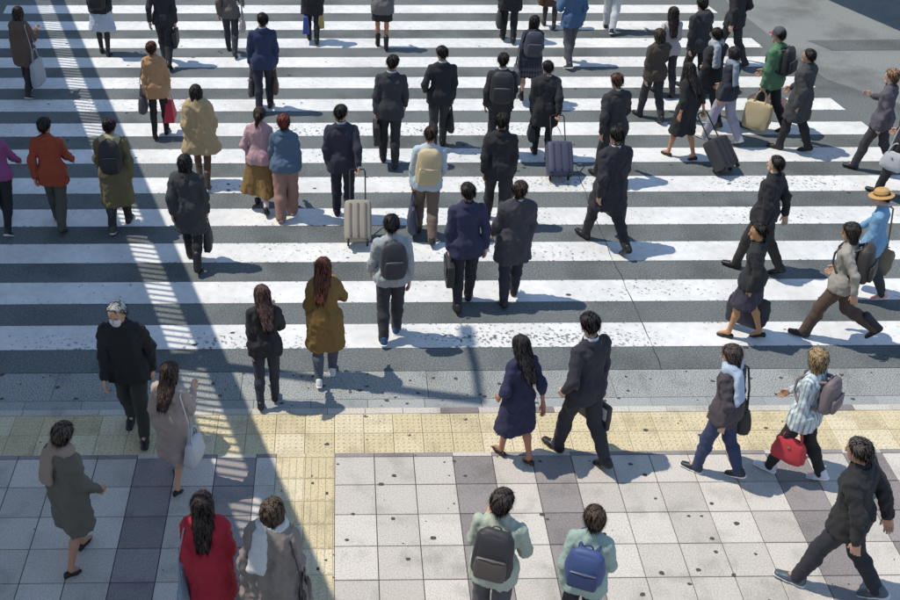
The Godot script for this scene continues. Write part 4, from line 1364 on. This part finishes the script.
# ---------------------------------------------------------------- who walks where
# x, z: where they stand; a: heading in degrees clockwise from -z; f: woman; h: height; st: stride (positive: left leg ahead);
# top [kind, colour, hem height], bot [kind, colour, ...], la / ra: left and right arm (s swings, d hangs, b bent, p phone, k trails, o out, w bent back), gl / gr: that hand grips
var PEOPLE := [
	{x = -4.225, z = -18.415, cell = 0.019, f = 1, st = 0.2, top = ["shirt", "25262c", 0.9], bot = ["skirt", "c3cfe0", 0.52, 0.06], legs = "tights", tights = "3a332e", shoe = ["flat", "1b1a1a"], hair = ["long", "2a211b"], bags = [["backpack", "back", "17181b", "black rucksack worn above a pale blue skirt", Vector3(0.28, 0.4, 0.14)]], label = "woman in black top and pale blue skirt with a black rucksack beside the railing shadow"},
	{x = -3.063, z = -17.953, cell = 0.019, st = 0.7, top = ["suit", "1d1f26", 0.8], bot = ["t", "1b1c22"], collar = "dfe3e8", ra = "d", gr = true, bags = [["briefcase", "r", "1b1b1d", "black briefcase held low beside a near-black suit", Vector3(0.36, 0.27, 0.08)]], label = "man in near-black suit walking ahead of the person with the red bag"},
	{x = -5.139, z = -16.654, cell = 0.019, f = 1, a = 12, st = 0.5, top = ["coat", "6b5347", 0.62], bot = ["t", "2a2728"], shoe = ["flat", "1b1a1a", "cfd2d4"], hair = ["bob", "40332b"], ra = "b", la = "d", gl = false, bags = [["tote", "sr", "aab2ba", "pale grey cloth bag hanging from a brown coat's shoulder", Vector3(0.36, 0.4, 0.12)]], label = "woman in brown coat raising a hand in the shade next to the lit railing strip"},
	{x = -2.778, z = -15.089, cell = 0.019, f = 1, h = 1.63, st = -0.25, top = ["jacket", "b98a5c", 0.76], bot = ["t", "18191c", 0.006], sock = "d9dcde", shoe = ["flat", "16161a"], hair = ["bun", "5a3326"], la = "d", ra = "d", gl = true, gr = true, bags = [["handbag", "sl", "4a4750", "dark grey handbag slung at the side of a tan jacket", Vector3(0.34, 0.28, 0.13)], ["shopping", "r", "c4142c", "bright red shopping bag held beside black trousers", Vector3(0.36, 0.28, 0.16), "a01024", 0, 0.45]], label = "person in tan jacket and black trousers carrying a red bag and a grey bag"},
	{x = -4.42, z = -12.376, cell = 0.016, f = 1, h = 1.66, st = 0.7, top = ["knit", "96447f", 0.86], bot = ["t", "17181c", 0.012], shoe = ["flat", "20212a", "e3e3e3"], hair = ["full", "2e2620"], bags = [["tote", "sl", "1c1c20", "black cloth bag against a magenta top", Vector3(0.36, 0.34, 0.12)]], label = "woman in magenta top and black trousers at the shaded end of the crossing"},
	{x = -3.747, z = -12.422, cell = 0.016, st = 0.5, h = 1.66, top = ["jacket", "a23a1c", 0.74], bot = ["t", "4f5148", 0.022], shoe = ["flat", "3b3a36"], hair = ["full", "2b2723"], label = "person in burnt orange jacket with olive trousers walking through the shade"},
	{x = -2.933, z = -12.364, cell = 0.016, st = -0.4, h = 1.68, top = ["coat", "6f6640", 0.42], bot = ["t", "2c2b29", 0.016], hood = "b9ae84", hair = ["bun", "3a2521"], shoe = ["flat", "3a3836", "c9c9c9"], bags = [["backpack", "back", "16171b", "black rucksack worn on a long olive coat", Vector3(0.27, 0.42, 0.15)]], label = "person in long olive coat with a cream hood and a black rucksack"},
	{x = -1.964, z = -13.562, cell = 0.019, f = 1, h = 1.63, st = 0.45, top = ["cape", "b79f74", 0.62], legs = "tights", tights = "6b4a36", shoe = ["boot", "4b3a30"], hair = ["bob", "2a211c"], label = "woman in loose beige cape coat with brown legs in front of the red bag"},
	{x = -1.871, z = -11.457, cell = 0.016, h = 1.66, st = 0.55, top = ["coat", "383b3d", 0.58], bot = ["t", "17171b", 0.01], shoe = ["boot", "131316"], hair = ["bob", "1d1a19"], ra = "d", gr = true, bags = [["handbag", "r", "1a1a1e", "black handbag held against a charcoal knee coat", Vector3(0.3, 0.3, 0.11)]], label = "person in charcoal knee coat and black boots beside the edge of the railing shadow"},
	{x = -1.967, z = -18.406, cell = 0.019, st = 0.55, f = 1, top = ["jacket", "6a625d", 0.8], bot = ["t", "31353e", 0.012], hair = ["bob", "2a211c"], shoe = ["flat", "222226"], bags = [["handbag", "sr", "a9a39a", "beige handbag swinging from a grey-brown jacket", Vector3(0.28, 0.22, 0.1)]], label = "person in grey-brown jacket and dark jeans at the far edge of the crossing"},
	{x = -1.243, z = -16.014, cell = 0.019, h = 1.74, st = -0.35, top = ["suit", "26345a", 0.79], bot = ["t", "1d2335"], la = "d", ra = "d", gl = true, gr = true, collar = "cfd6e2", bags = [["handbag", "l", "3b3b40", "dark grey work bag in the hand of a navy blue suit", Vector3(0.36, 0.3, 0.11)], ["handbag", "r", "5b3a2c", "brown leather bag in the hand of a navy blue suit", Vector3(0.26, 0.27, 0.09)]], label = "man in navy blue suit carrying one bag in each hand"},
	{x = -0.535, z = -18.975, cell = 0.019, f = 1, st = 0.4, top = ["coat", "1b1b1f", 0.62], bot = ["t", "26272d", 0.012], hair = ["long", "241d19"], la = "d", ra = "d", gl = true, gr = true, bags = [["shopping", "l", "2a4da8", "blue shopping bag hanging beside a black coat", Vector3(0.28, 0.32, 0.12)], ["shopping", "r", "b9a350", "yellow shopping bag hanging beside a black coat", Vector3(0.3, 0.24, 0.12)]], label = "person in black coat between a blue bag and a yellow bag"},
	{x = 0.718, z = -18.68, cell = 0.019, f = 1, st = 0.3, top = ["jacket", "6f6d6c", 0.76], bot = ["skirt", "17171a", 0.6, 0.02], legs = "bare", skin = "b9795c", shoe = ["boot", "161618"], hair = ["tail", "2a211c"], la = "d", label = "woman in grey jacket and short black skirt with bare legs"},
	{x = 0.674, z = -14.149, cell = 0.019, h = 1.8, st = 0.3, top = ["suit", "33343a", 0.78], bot = ["t", "26272c"], la = "d", gl = true, collar = "cdd0d4", hair = ["short", "2b241f"], bags = [["briefcase", "l", "17171a", "black briefcase in the hand of a charcoal suit", Vector3(0.38, 0.3, 0.09)]], label = "man in charcoal suit with a black briefcase next to another dark suit"},
	{x = 1.429, z = -14.658, cell = 0.019, h = 1.73, st = -0.35, top = ["suit", "1e1f24", 0.8], bot = ["t", "3a3b3f"], ra = "d", la = "w", gr = true, collar = "dcdde0", hair = ["short", "2b2019"], bags = [["handbag", "r", "1b1b1e", "black soft bag beside grey suit trousers", Vector3(0.34, 0.28, 0.11)]], label = "man in black suit jacket and grey trousers with a black bag"},
	{x = -1.104, z = -12.85, cell = 0.016, f = 1, h = 1.62, st = 0.5, top = ["knit", "c69aa0", 0.84], bot = ["skirt", "8c6b35", 0.3, 0.085], legs = "bare", sock = "e4e2df", shoe = ["flat", "17171b"], hair = ["tail", "3b2a22"], la = "w", label = "woman in pale pink blouse and long mustard skirt"},
	{x = -0.754, z = -12.607, cell = 0.016, f = 1, h = 1.62, st = -0.3, top = ["jacket", "4f6b86", 0.84], bot = ["t", "a67c6d", 0.035], shoe = ["flat", "c8a898"], hair = ["full", "7a2f22"], label = "woman with auburn hair in blue denim jacket and dusty pink trousers"},
	{x = -0.003, z = -12.601, cell = 0.016, h = 1.76, st = 0.25, top = ["suit", "2a2b3c", 0.76], bot = ["t", "20222e"], ra = "k", gr = true, collar = "cfd2dc", hair = ["short", "2a231f"], bags = [["suitcase", "r", "a29a8c", "beige upright suitcase behind a blue-black suit", Vector3(0.34, 0.52, 0.22), "7d7468"]], label = "man in dark blue-black suit pulling a beige suitcase"},
	{x = 1.066, z = -12.079, cell = 0.016, h = 1.72, st = 0.5, top = ["shirt", "b9cbd8", 0.82], bot = ["t", "7a6558", 0.02], shoe = ["flat", "2a2523"], hair = ["short", "4a3526"], la = "d", gl = true, bags = [["backpack", "back", "d3bd8c", "cream rucksack on a light blue shirt", Vector3(0.3, 0.46, 0.17)], ["tote", "l", "2b3654", "navy cloth bag hanging beside a light blue shirt", Vector3(0.34, 0.38, 0.12)]], label = "person in light blue shirt with a cream rucksack and taupe trousers"},
	{x = 1.416, z = -10.534, cell = 0.016, h = 1.75, st = -0.35, top = ["suit", "2a2f52", 0.76], bot = ["t", "1d1e26"], la = "d", gl = true, hair = ["short", "2c241f"], girth = 1.2, bags = [["briefcase", "l", "1c1c20", "dark soft briefcase beside a navy suit jacket", Vector3(0.38, 0.29, 0.1)]], label = "man in navy suit jacket walking with a dark bag in the middle of the crossing"},
	{x = 0.524, z = -9.891, cell = 0.016, h = 1.7, st = -0.3, top = ["shirt", "a9b0b4", 0.84], bot = ["t", "34343a", 0.02], shoe = ["flat", "2b4a70", "e4e6e8"], hair = ["full", "22201f"], bags = [["backpack", "back", "2b2e36", "slim dark rucksack on a pale grey shirt", Vector3(0.26, 0.42, 0.13)]], label = "person in pale grey shirt with a dark rucksack and blue sneakers"},
	{x = 3.045, z = -19.012, cell = 0.019, st = 0.3, top = ["coat", "1c1c20", 0.66], bot = ["t", "1d1d22"], la = "d", gl = true, hair = ["short", "1d1a18"], bags = [["handbag", "l", "222226", "black bag held beside a black coat", Vector3(0.32, 0.3, 0.11)]], label = "person in black coat with a black bag at the far side of the crossing"},
	{x = 3.005, z = -16.297, cell = 0.019, f = 1, h = 1.58, st = 0.35, top = ["suit", "262a42", 0.8], bot = ["skirt", "5a5b64", 0.56, 0.06], skirt_pat = "check", legs = "bare", sock = "1a1b22", sockh = 0.75, shoe = ["flat", "18181c"], hair = ["bob", "191715"], bags = [["backpack", "back", "3a3d4c", "slate rucksack on a navy school blazer", Vector3(0.28, 0.38, 0.14)], ["tote", "sl", "55565c", "grey striped bag at the side of a navy blazer", Vector3(0.34, 0.26, 0.12)]], label = "girl in navy blazer with rucksack and grey pleated skirt"},
	{x = 3.953, z = -17.879, cell = 0.019, st = -0.45, a = -15, top = ["jacket", "3f628c", 0.78], bot = ["t", "55565d", 0.014], shoe = ["flat", "2b2b30", "dcdddf"], hair = ["short", "2a231f"], la = "b", label = "person in denim blue jacket and grey trousers looking ahead beyond the school blazer"},
	{x = 5.03, z = -19.51, cell = 0.019, st = 0.4, a = 20, top = ["shirt", "d5d9dc", 0.84], bot = ["t", "cfd4d6", 0.022], shoe = ["flat", "26262a", "e0e0e0"], hair = ["short", "2a231f"], label = "person dressed all in white at the far edge of the crossing"},
	{x = 2.293, z = -14.456, cell = 0.019, h = 1.7, st = 0.3, top = ["suit", "26272b", 0.8], bot = ["t", "2b2c31"], collar = "dfe3e6", hair = ["short", "332720"], bags = [["backpack", "back", "1b1c21", "square black rucksack worn on a black suit", Vector3(0.32, 0.44, 0.17)]], label = "man in black suit with a square black rucksack"},
	{x = 2.935, z = -14.355, cell = 0.019, st = 0.35, h = 1.62, top = ["coat", "232428", 0.62], bot = ["t", "1c1c21", 0.008], ra = "k", gr = true, collar = "c9ccd0", hair = ["short", "252120"], la = "d", gl = true, bags = [["suitcase", "r", "3d4260", "dark blue suitcase trailing behind a black coat", Vector3(0.36, 0.48, 0.22), "2b2f48"], ["handbag", "l", "2a292c", "small dark bag in the hand of a suitcase puller", Vector3(0.28, 0.24, 0.1)]], label = "person in black coat and narrow trousers pulling a blue suitcase"},
	{x = 3.777, z = -13.608, cell = 0.019, st = 0.5, h = 1.75, a = -20, lean = 0.16, top = ["jacket", "2a2b2e", 0.8], bot = ["t", "26272c"], collar = "cfd2d4", hair = ["short", "6a4736"], label = "man in charcoal jacket leaning forward behind the long navy coat"},
	{x = 3.348, z = -11.838, cell = 0.016, h = 1.85, a = -25, st = 0.75, top = ["coat", "23232c", 0.62], bot = ["t", "202127"], collar = "dfe2e8", hair = ["short", "231f1d"], girth = 1.15, ra = "d", gr = true, bags = [["briefcase", "r", "2c2c33", "dark flat briefcase carried behind a long overcoat", Vector3(0.4, 0.3, 0.08)]], label = "man in long navy-black overcoat with white collar striding along with a flat briefcase"},
	{x = 4.849, z = -15.646, cell = 0.019, h = 1.62, st = 0.5, a = -20, top = ["jacket", "4f4438", 0.8], bot = ["t", "2b2c31", 0.016], hair = ["bob", "4a3e30"], la = "d", label = "person in brown jacket and dark trousers walking beside the pale blouse"},
	{x = 5.308, z = -16.6, cell = 0.019, f = 1, st = 0.4, a = -15, top = ["shirt", "c2b6ba", 0.84], bot = ["t", "2d2c33", 0.014], hair = ["long", "2d221c"], ra = "b", bags = [["handbag", "sl", "3a3338", "dark handbag at the side of a pale pinkish blouse", Vector3(0.3, 0.24, 0.11)]], label = "woman with long dark hair in pale pinkish blouse"},
	{x = 4.978, z = -14.309, cell = 0.019, f = 1, st = 0.45, a = -35, top = ["dress", "1c1d1f", 0.48], legs = "bare", skin = "c08a66", shoe = ["pump", "16130f"], hair = ["long", "241d1a"], ra = "k", gr = true, bags = [["suitcase", "r", "2b2b2f", "black suitcase rolling behind a black dress", Vector3(0.36, 0.46, 0.22), "1d1d20"]], label = "woman in black dress with bare legs and black flats"},
	{x = 5.74, z = -14.863, cell = 0.019, f = 1, st = 0.6, a = -45, h = 1.66, top = ["jacket", "2a2b38", 0.82], bot = ["t", "a7a3b8", 0.022], shoe = ["flat", "dcd3d0", "f0f0f0"], scarf = "8e99a8", hair = ["bob", "2a2422"], label = "person in dark navy jacket and pale lilac trousers with a slate collar"},
	{x = 6.748, z = -17.842, cell = 0.019, st = 0.6, a = -40, h = 1.75, top = ["jacket", "1d1d22", 0.78], bot = ["t", "26262c", 0.016], hair = ["short", "1d1a18"], ra = "w", label = "person in black jacket near the far end of the stripes"},
	{x = 6.54, z = -15.241, cell = 0.019, st = 0.6, a = -50, h = 1.8, top = ["jacket", "57865f", 0.78], bot = ["t", "1b1b1f", 0.018], shoe = ["flat", "17171a"], hat = ["cap", "55585e", "b23a34"], hair = ["short", "2a2422"], la = "d", gl = true, bags = [["tote", "l", "c9b78c", "large cream cloth bag carried beside a green jacket", Vector3(0.38, 0.42, 0.16)], ["backpack", "back", "1c1c20", "black rucksack on a bright green jacket", Vector3(0.28, 0.4, 0.15)]], label = "person in bright green jacket and grey cap carrying a cream bag"},
	{x = 6.727, z = -14.554, cell = 0.019, st = 0.45, a = -50, h = 1.74, top = ["coat", "3f4042", 0.56], bot = ["t", "1d1d21"], shoe = ["flat", "141417"], hair = ["short", "2c2624"], girth = 1.3, label = "person in long charcoal grey coat beyond the ends of the stripes"},
	{x = 7.651, z = -13.875, cell = 0.019, h = 1.72, st = 0.6, a = -50, f = 1, top = ["jacket", "5f5a66", 0.78], bot = ["t", "3a383e", 0.016], hair = ["full", "a57f5e"], ra = "b", label = "person with light brown hair in purple-grey jacket on the open asphalt"},
	{x = 7.659, z = -13.131, cell = 0.019, st = 0.5, a = -40, h = 1.7, top = ["coat", "1d1d20", 0.66], bot = ["t", "242428"], hair = ["full", "1d1a19"], scarf = "c9ced2", bags = [["handbag", "sl", "b9bec4", "pale grey handbag at the side of a black coat", Vector3(0.32, 0.24, 0.12)]], label = "person in black coat with a white bag strap at the ends of the stripes"},
	{x = 4.52, z = -9.838, cell = 0.016, f = 1, h = 1.64, st = 0.4, a = -60, top = ["suit", "202124", 0.84], bot = ["skirt", "3a3548", 0.56, 0.05], legs = "bare", skin = "b98a60", shoe = ["pump", "15151a"], hair = ["short", "211c1a"], ra = "d", gr = true, bags = [["tote", "r", "2a2838", "dark plum cloth bag hanging beside a plum skirt", Vector3(0.42, 0.36, 0.14)]], label = "woman in black top and plum skirt with a dark plum bag"},
	{x = 6.187, z = -10.607, cell = 0.016, f = 1, h = 1.62, st = 0.55, a = -60, top = ["shirt", "6fa3cc", 0.8], bot = ["t", "34383c", 0.016], shoe = ["flat", "d9a7a2", "f0eeee"], hat = ["brim", "c99a55", "8a6a3a"], hair = ["short", "3a2c22"], la = "d", gl = true, bags = [["tote", "sr", "7d7558", "olive canvas bag worn over a sky blue top", Vector3(0.38, 0.32, 0.15)]], label = "person with straw hat and sky blue top in dark trousers"},
	{x = 5.505, z = -9.79, cell = 0.016, h = 1.7, st = 0.95, kick = 0.75, a = -60, top = ["shirt", "a8a297", 0.8], bot = ["t", "5d473b", 0.022], shoe = ["boot", "1d1c1d"], hair = ["bob", "2e2620"], ra = "w", bags = [["backpack", "back", "37312d", "dark brown rucksack on a pale taupe shirt", Vector3(0.3, 0.42, 0.16)]], label = "person in pale taupe shirt and brown trousers taking a long stride"},
	{x = 2.019, z = -12.401, cell = 0.016, h = 1.74, st = 0.5, top = ["suit", "1f2023", 0.78], bot = ["t", "2a2a2e"], hair = ["short", "1f1c1b"], shoe = ["flat", "2a2320"], ra = "d", gr = true, bags = [["handbag", "r", "4d3d35", "brown round bag swinging beside a black suit", Vector3(0.28, 0.26, 0.12)]], label = "man in black suit walking just ahead of the grey overcoat"},
	{x = 1.976, z = -10.632, cell = 0.016, h = 1.73, st = -0.35, top = ["coat", "403f47", 0.62], bot = ["t", "262836"], collar = "d4dcea", hair = ["short", "4a3629"], ra = "d", girth = 1.1, label = "man in dark grey overcoat with white collar and navy trousers"},
	{x = -2.084, z = -8.227, y = 0.025, cell = 0.013, h = 1.82, st = 0.35, a = 178, top = ["jacket", "17191a", 0.76], bot = ["t", "2f352f", 0.016], hair = ["short", "c6c8c4"], mask = "e4e8ee", skin = "c79b80", la = "s", ra = "s", nod = 0.15, girth = 1.1, label = "white-haired man in black jacket and face mask facing the other way to everyone"},
	{x = -1.591, z = -7.559, y = 0.025, cell = 0.013, f = 1, h = 1.53, st = 0.45, a = 14, top = ["coat", "b7a498", 0.4], legs = "bare", skin = "c39a7c", shoe = ["pump", "17171a"], hair = ["long", "4a342a"], ra = "b", bags = [["handbag", "sr", "cfd3d6", "white fluffy bag at the side of a cream coat", Vector3(0.32, 0.26, 0.14)]], label = "woman in cream coat with brown hair and bare legs on the paving"},
	{x = -0.795, z = -8.705, y = 0.025, cell = 0.013, f = 1, h = 1.56, st = -0.2, top = ["jacket", "1b1b20", 0.8], bot = ["t", "2a2e3e", 0.008], shoe = ["flat", "16161a"], hair = ["long", "5a3d36"], ra = "b", la = "d", label = "woman with brown hair in black jacket and dark jeans stepping onto the kerb"},
	{x = -0.195, z = -9.144, y = 0.003, cell = 0.013, f = 1, h = 1.63, st = -0.3, top = ["coat", "84632c", 0.5], bot = ["t", "54586a", 0.012], legs = "t", shoe = ["flat", "dcdad8", "f2f2f2"], hair = ["long", "6a3220"], ra = "p", skin = "c9926f", label = "woman with long auburn hair in mustard coat and white shoes"},
	{x = 1.653, z = -7.838, y = 0.025, cell = 0.013, f = 1, h = 1.58, st = 0.35, a = -30, top = ["dress", "23264a", 0.46], legs = "bare", skin = "a9765c", shoe = ["pump", "1d1216"], hair = ["long", "211b1b"], ra = "k", la = "w", label = "woman with dark hair in navy dress and black heels on the yellow tiles"},
	{x = 2.285, z = -7.844, y = 0.025, cell = 0.013, h = 1.85, st = 0.55, a = -35, top = ["suit", "2b2a33", 0.8], bot = ["t", "2b2c33"], collar = "eef0f4", hair = ["short", "241f20"], ra = "d", gr = true, la = "w", bags = [["briefcase", "r", "2e2c31", "slim dark folder bag held behind a man's dark suit", Vector3(0.38, 0.3, 0.07), "b6b6bc"]], label = "man in dark suit with white collar crossing the yellow tiles with a folder bag"},
	{x = 3.561, z = -7.606, y = 0.025, cell = 0.013, f = 1, h = 1.66, st = 0.45, a = -50, top = ["jacket", "4d444c", 0.8], bot = ["t", "303d66", 0.014], shoe = ["flat", "23262c", "e9ebee"], scarf = "b8cbe2", hair = ["bob", "4a3d38"], ra = "d", gr = true, bags = [["handbag", "sr", "2b2e2c", "black bag behind a brown jacket near the yellow tiles", Vector3(0.36, 0.28, 0.14)]], label = "person in brown jacket and pale blue scarf with blue jeans on the paving"},
	{x = 4.307, z = -7.584, y = 0.025, cell = 0.013, f = 1, h = 1.66, st = 0.55, a = -50, top = ["shirt", "c6d6dc", 0.74], pat = "stripe", bot = ["t", "15161a", 0.014], shoe = ["flat", "cfd0da", "f0f0f2"], hair = ["bob", "b79a6c"], la = "d", gl = true, bags = [["handbag", "l", "c8202f", "bright red handbag beside a pale striped blouse", Vector3(0.32, 0.26, 0.12)], ["backpack", "back", "7d6f72", "mauve-grey rucksack on a pale striped blouse", Vector3(0.26, 0.34, 0.13)]], label = "person with blond hair in pale striped blouse and black trousers with red bag"},
	{x = 4.148, z = -6.165, y = 0.025, cell = 0.013, h = 1.86, st = 0.7, a = -55, lean = 0.14, top = ["jacket", "1a1b1d", 0.78], bot = ["t", "20222c", 0.016], shoe = ["flat", "46545c", "cfd5d8"], hair = ["short", "4a423e"], ra = "k", girth = 1.15, label = "man in black jacket and dark jeans striding over the dark paving column"},
	{x = -2.33, z = -6.582, y = 0.025, cell = 0.013, f = 1, h = 1.68, st = 0.4, a = 30, top = ["coat", "686558", 0.5], legs = "bare", skin = "b0836a", shoe = ["pump", "131214"], hair = ["full", "52443a"], scarf = "a08d7c", label = "woman in olive-grey coat with brown hair and black heels in the shade"},
	{x = -1.065, z = -5.823, y = 0.025, cell = 0.013, f = 1, h = 1.64, st = 0.3, top = ["coat", "ba1226", 0.5], legs = "bare", skin = "c39a7c", shoe = ["boot", "17171a"], hair = ["long", "2a1c18"], bags = [["tote", "sl", "8fa6b4", "pale blue cloth bag at the shoulder of a red coat", Vector3(0.3, 0.34, 0.1)]], label = "woman with dark brown hair in bright red coat in the shade"},
	{x = -0.554, z = -5.622, y = 0.025, cell = 0.013, f = 1, h = 1.74, st = 0.3, a = 10, top = ["cape", "8f837a", 0.6], bot = ["t", "3a3236", 0.014], hair = ["bob", "5a4636"], scarf = "d5d4d2", shoe = ["flat", "2a2a2e"], bags = [["tote", "sr", "2b262a", "dark bag beside a white and taupe wrap", Vector3(0.34, 0.34, 0.12)]], label = "woman in white and taupe wrap with dark trousers on the guide tiles"},
	{x = 1.166, z = -5.716, y = 0.025, cell = 0.013, h = 1.72, st = 0.3, a = 15, top = ["shirt", "b4c0ae", 0.78], bot = ["t", "55565a", 0.018], hair = ["full", "3a2f29"], la = "b", shoe = ["flat", "2a2a2e"], bags = [["backpack", "back", "2e2d33", "charcoal rucksack on a pale sage shirt", Vector3(0.3, 0.44, 0.16), "5d5048"]], label = "person in pale sage shirt holding one arm bent with a charcoal rucksack"},
	{x = 1.867, z = -5.638, y = 0.025, cell = 0.013, f = 1, h = 1.62, st = 0.35, a = 15, top = ["knit", "9db8ae", 0.8], bot = ["t", "2b2c33", 0.012], hair = ["full", "4a3728"], shoe = ["flat", "2a2a2e"], bags = [["backpack", "back", "38508a", "cobalt blue rucksack on a mint top", Vector3(0.28, 0.34, 0.15), "22386e"]], label = "woman with windblown brown hair in mint top and blue bag"},
	{x = 3.915, z = -19.721, cell = 0.019, f = 1, st = 0.3, top = ["jacket", "5d4a3e", 0.8], bot = ["skirt", "6a4a38", 0.5, 0.04], legs = "tights", tights = "4a3f3c", shoe = ["flat", "2a2422"], hair = ["bob", "2a211c"], bags = [["handbag", "sl", "7a4a2e", "brown leather bag beside a brown skirt", Vector3(0.28, 0.22, 0.1)]], label = "person in brown skirt with thin legs beyond the school blazer"},
	{x = 5.112, z = -11.234, cell = 0.016, h = 1.74, st = 0.6, a = -50, top = ["jacket", "1e1f22", 0.8], bot = ["t", "2a2624", 0.016], hair = ["short", "2a2624"], ra = "k", label = "man in black jacket walking just beyond the plum skirt"},
	{x = 5.646, z = -15.424, cell = 0.019, h = 1.72, st = 0.5, a = -30, top = ["coat", "232327", 0.66], bot = ["t", "26262b"], scarf = "aab2ba", hair = ["short", "241f1d"], label = "person in black coat with pale grey collar beside the woman in the black dress"},
	{x = 5.845, z = -16.8, cell = 0.019, h = 1.7, st = 0.45, a = -25, top = ["jacket", "303035", 0.78], bot = ["t", "232328"], hood = "3a3a40", hair = ["full", "1f1b19"], la = "d", label = "person in charcoal hooded jacket ahead of the pale grey collar"},
]
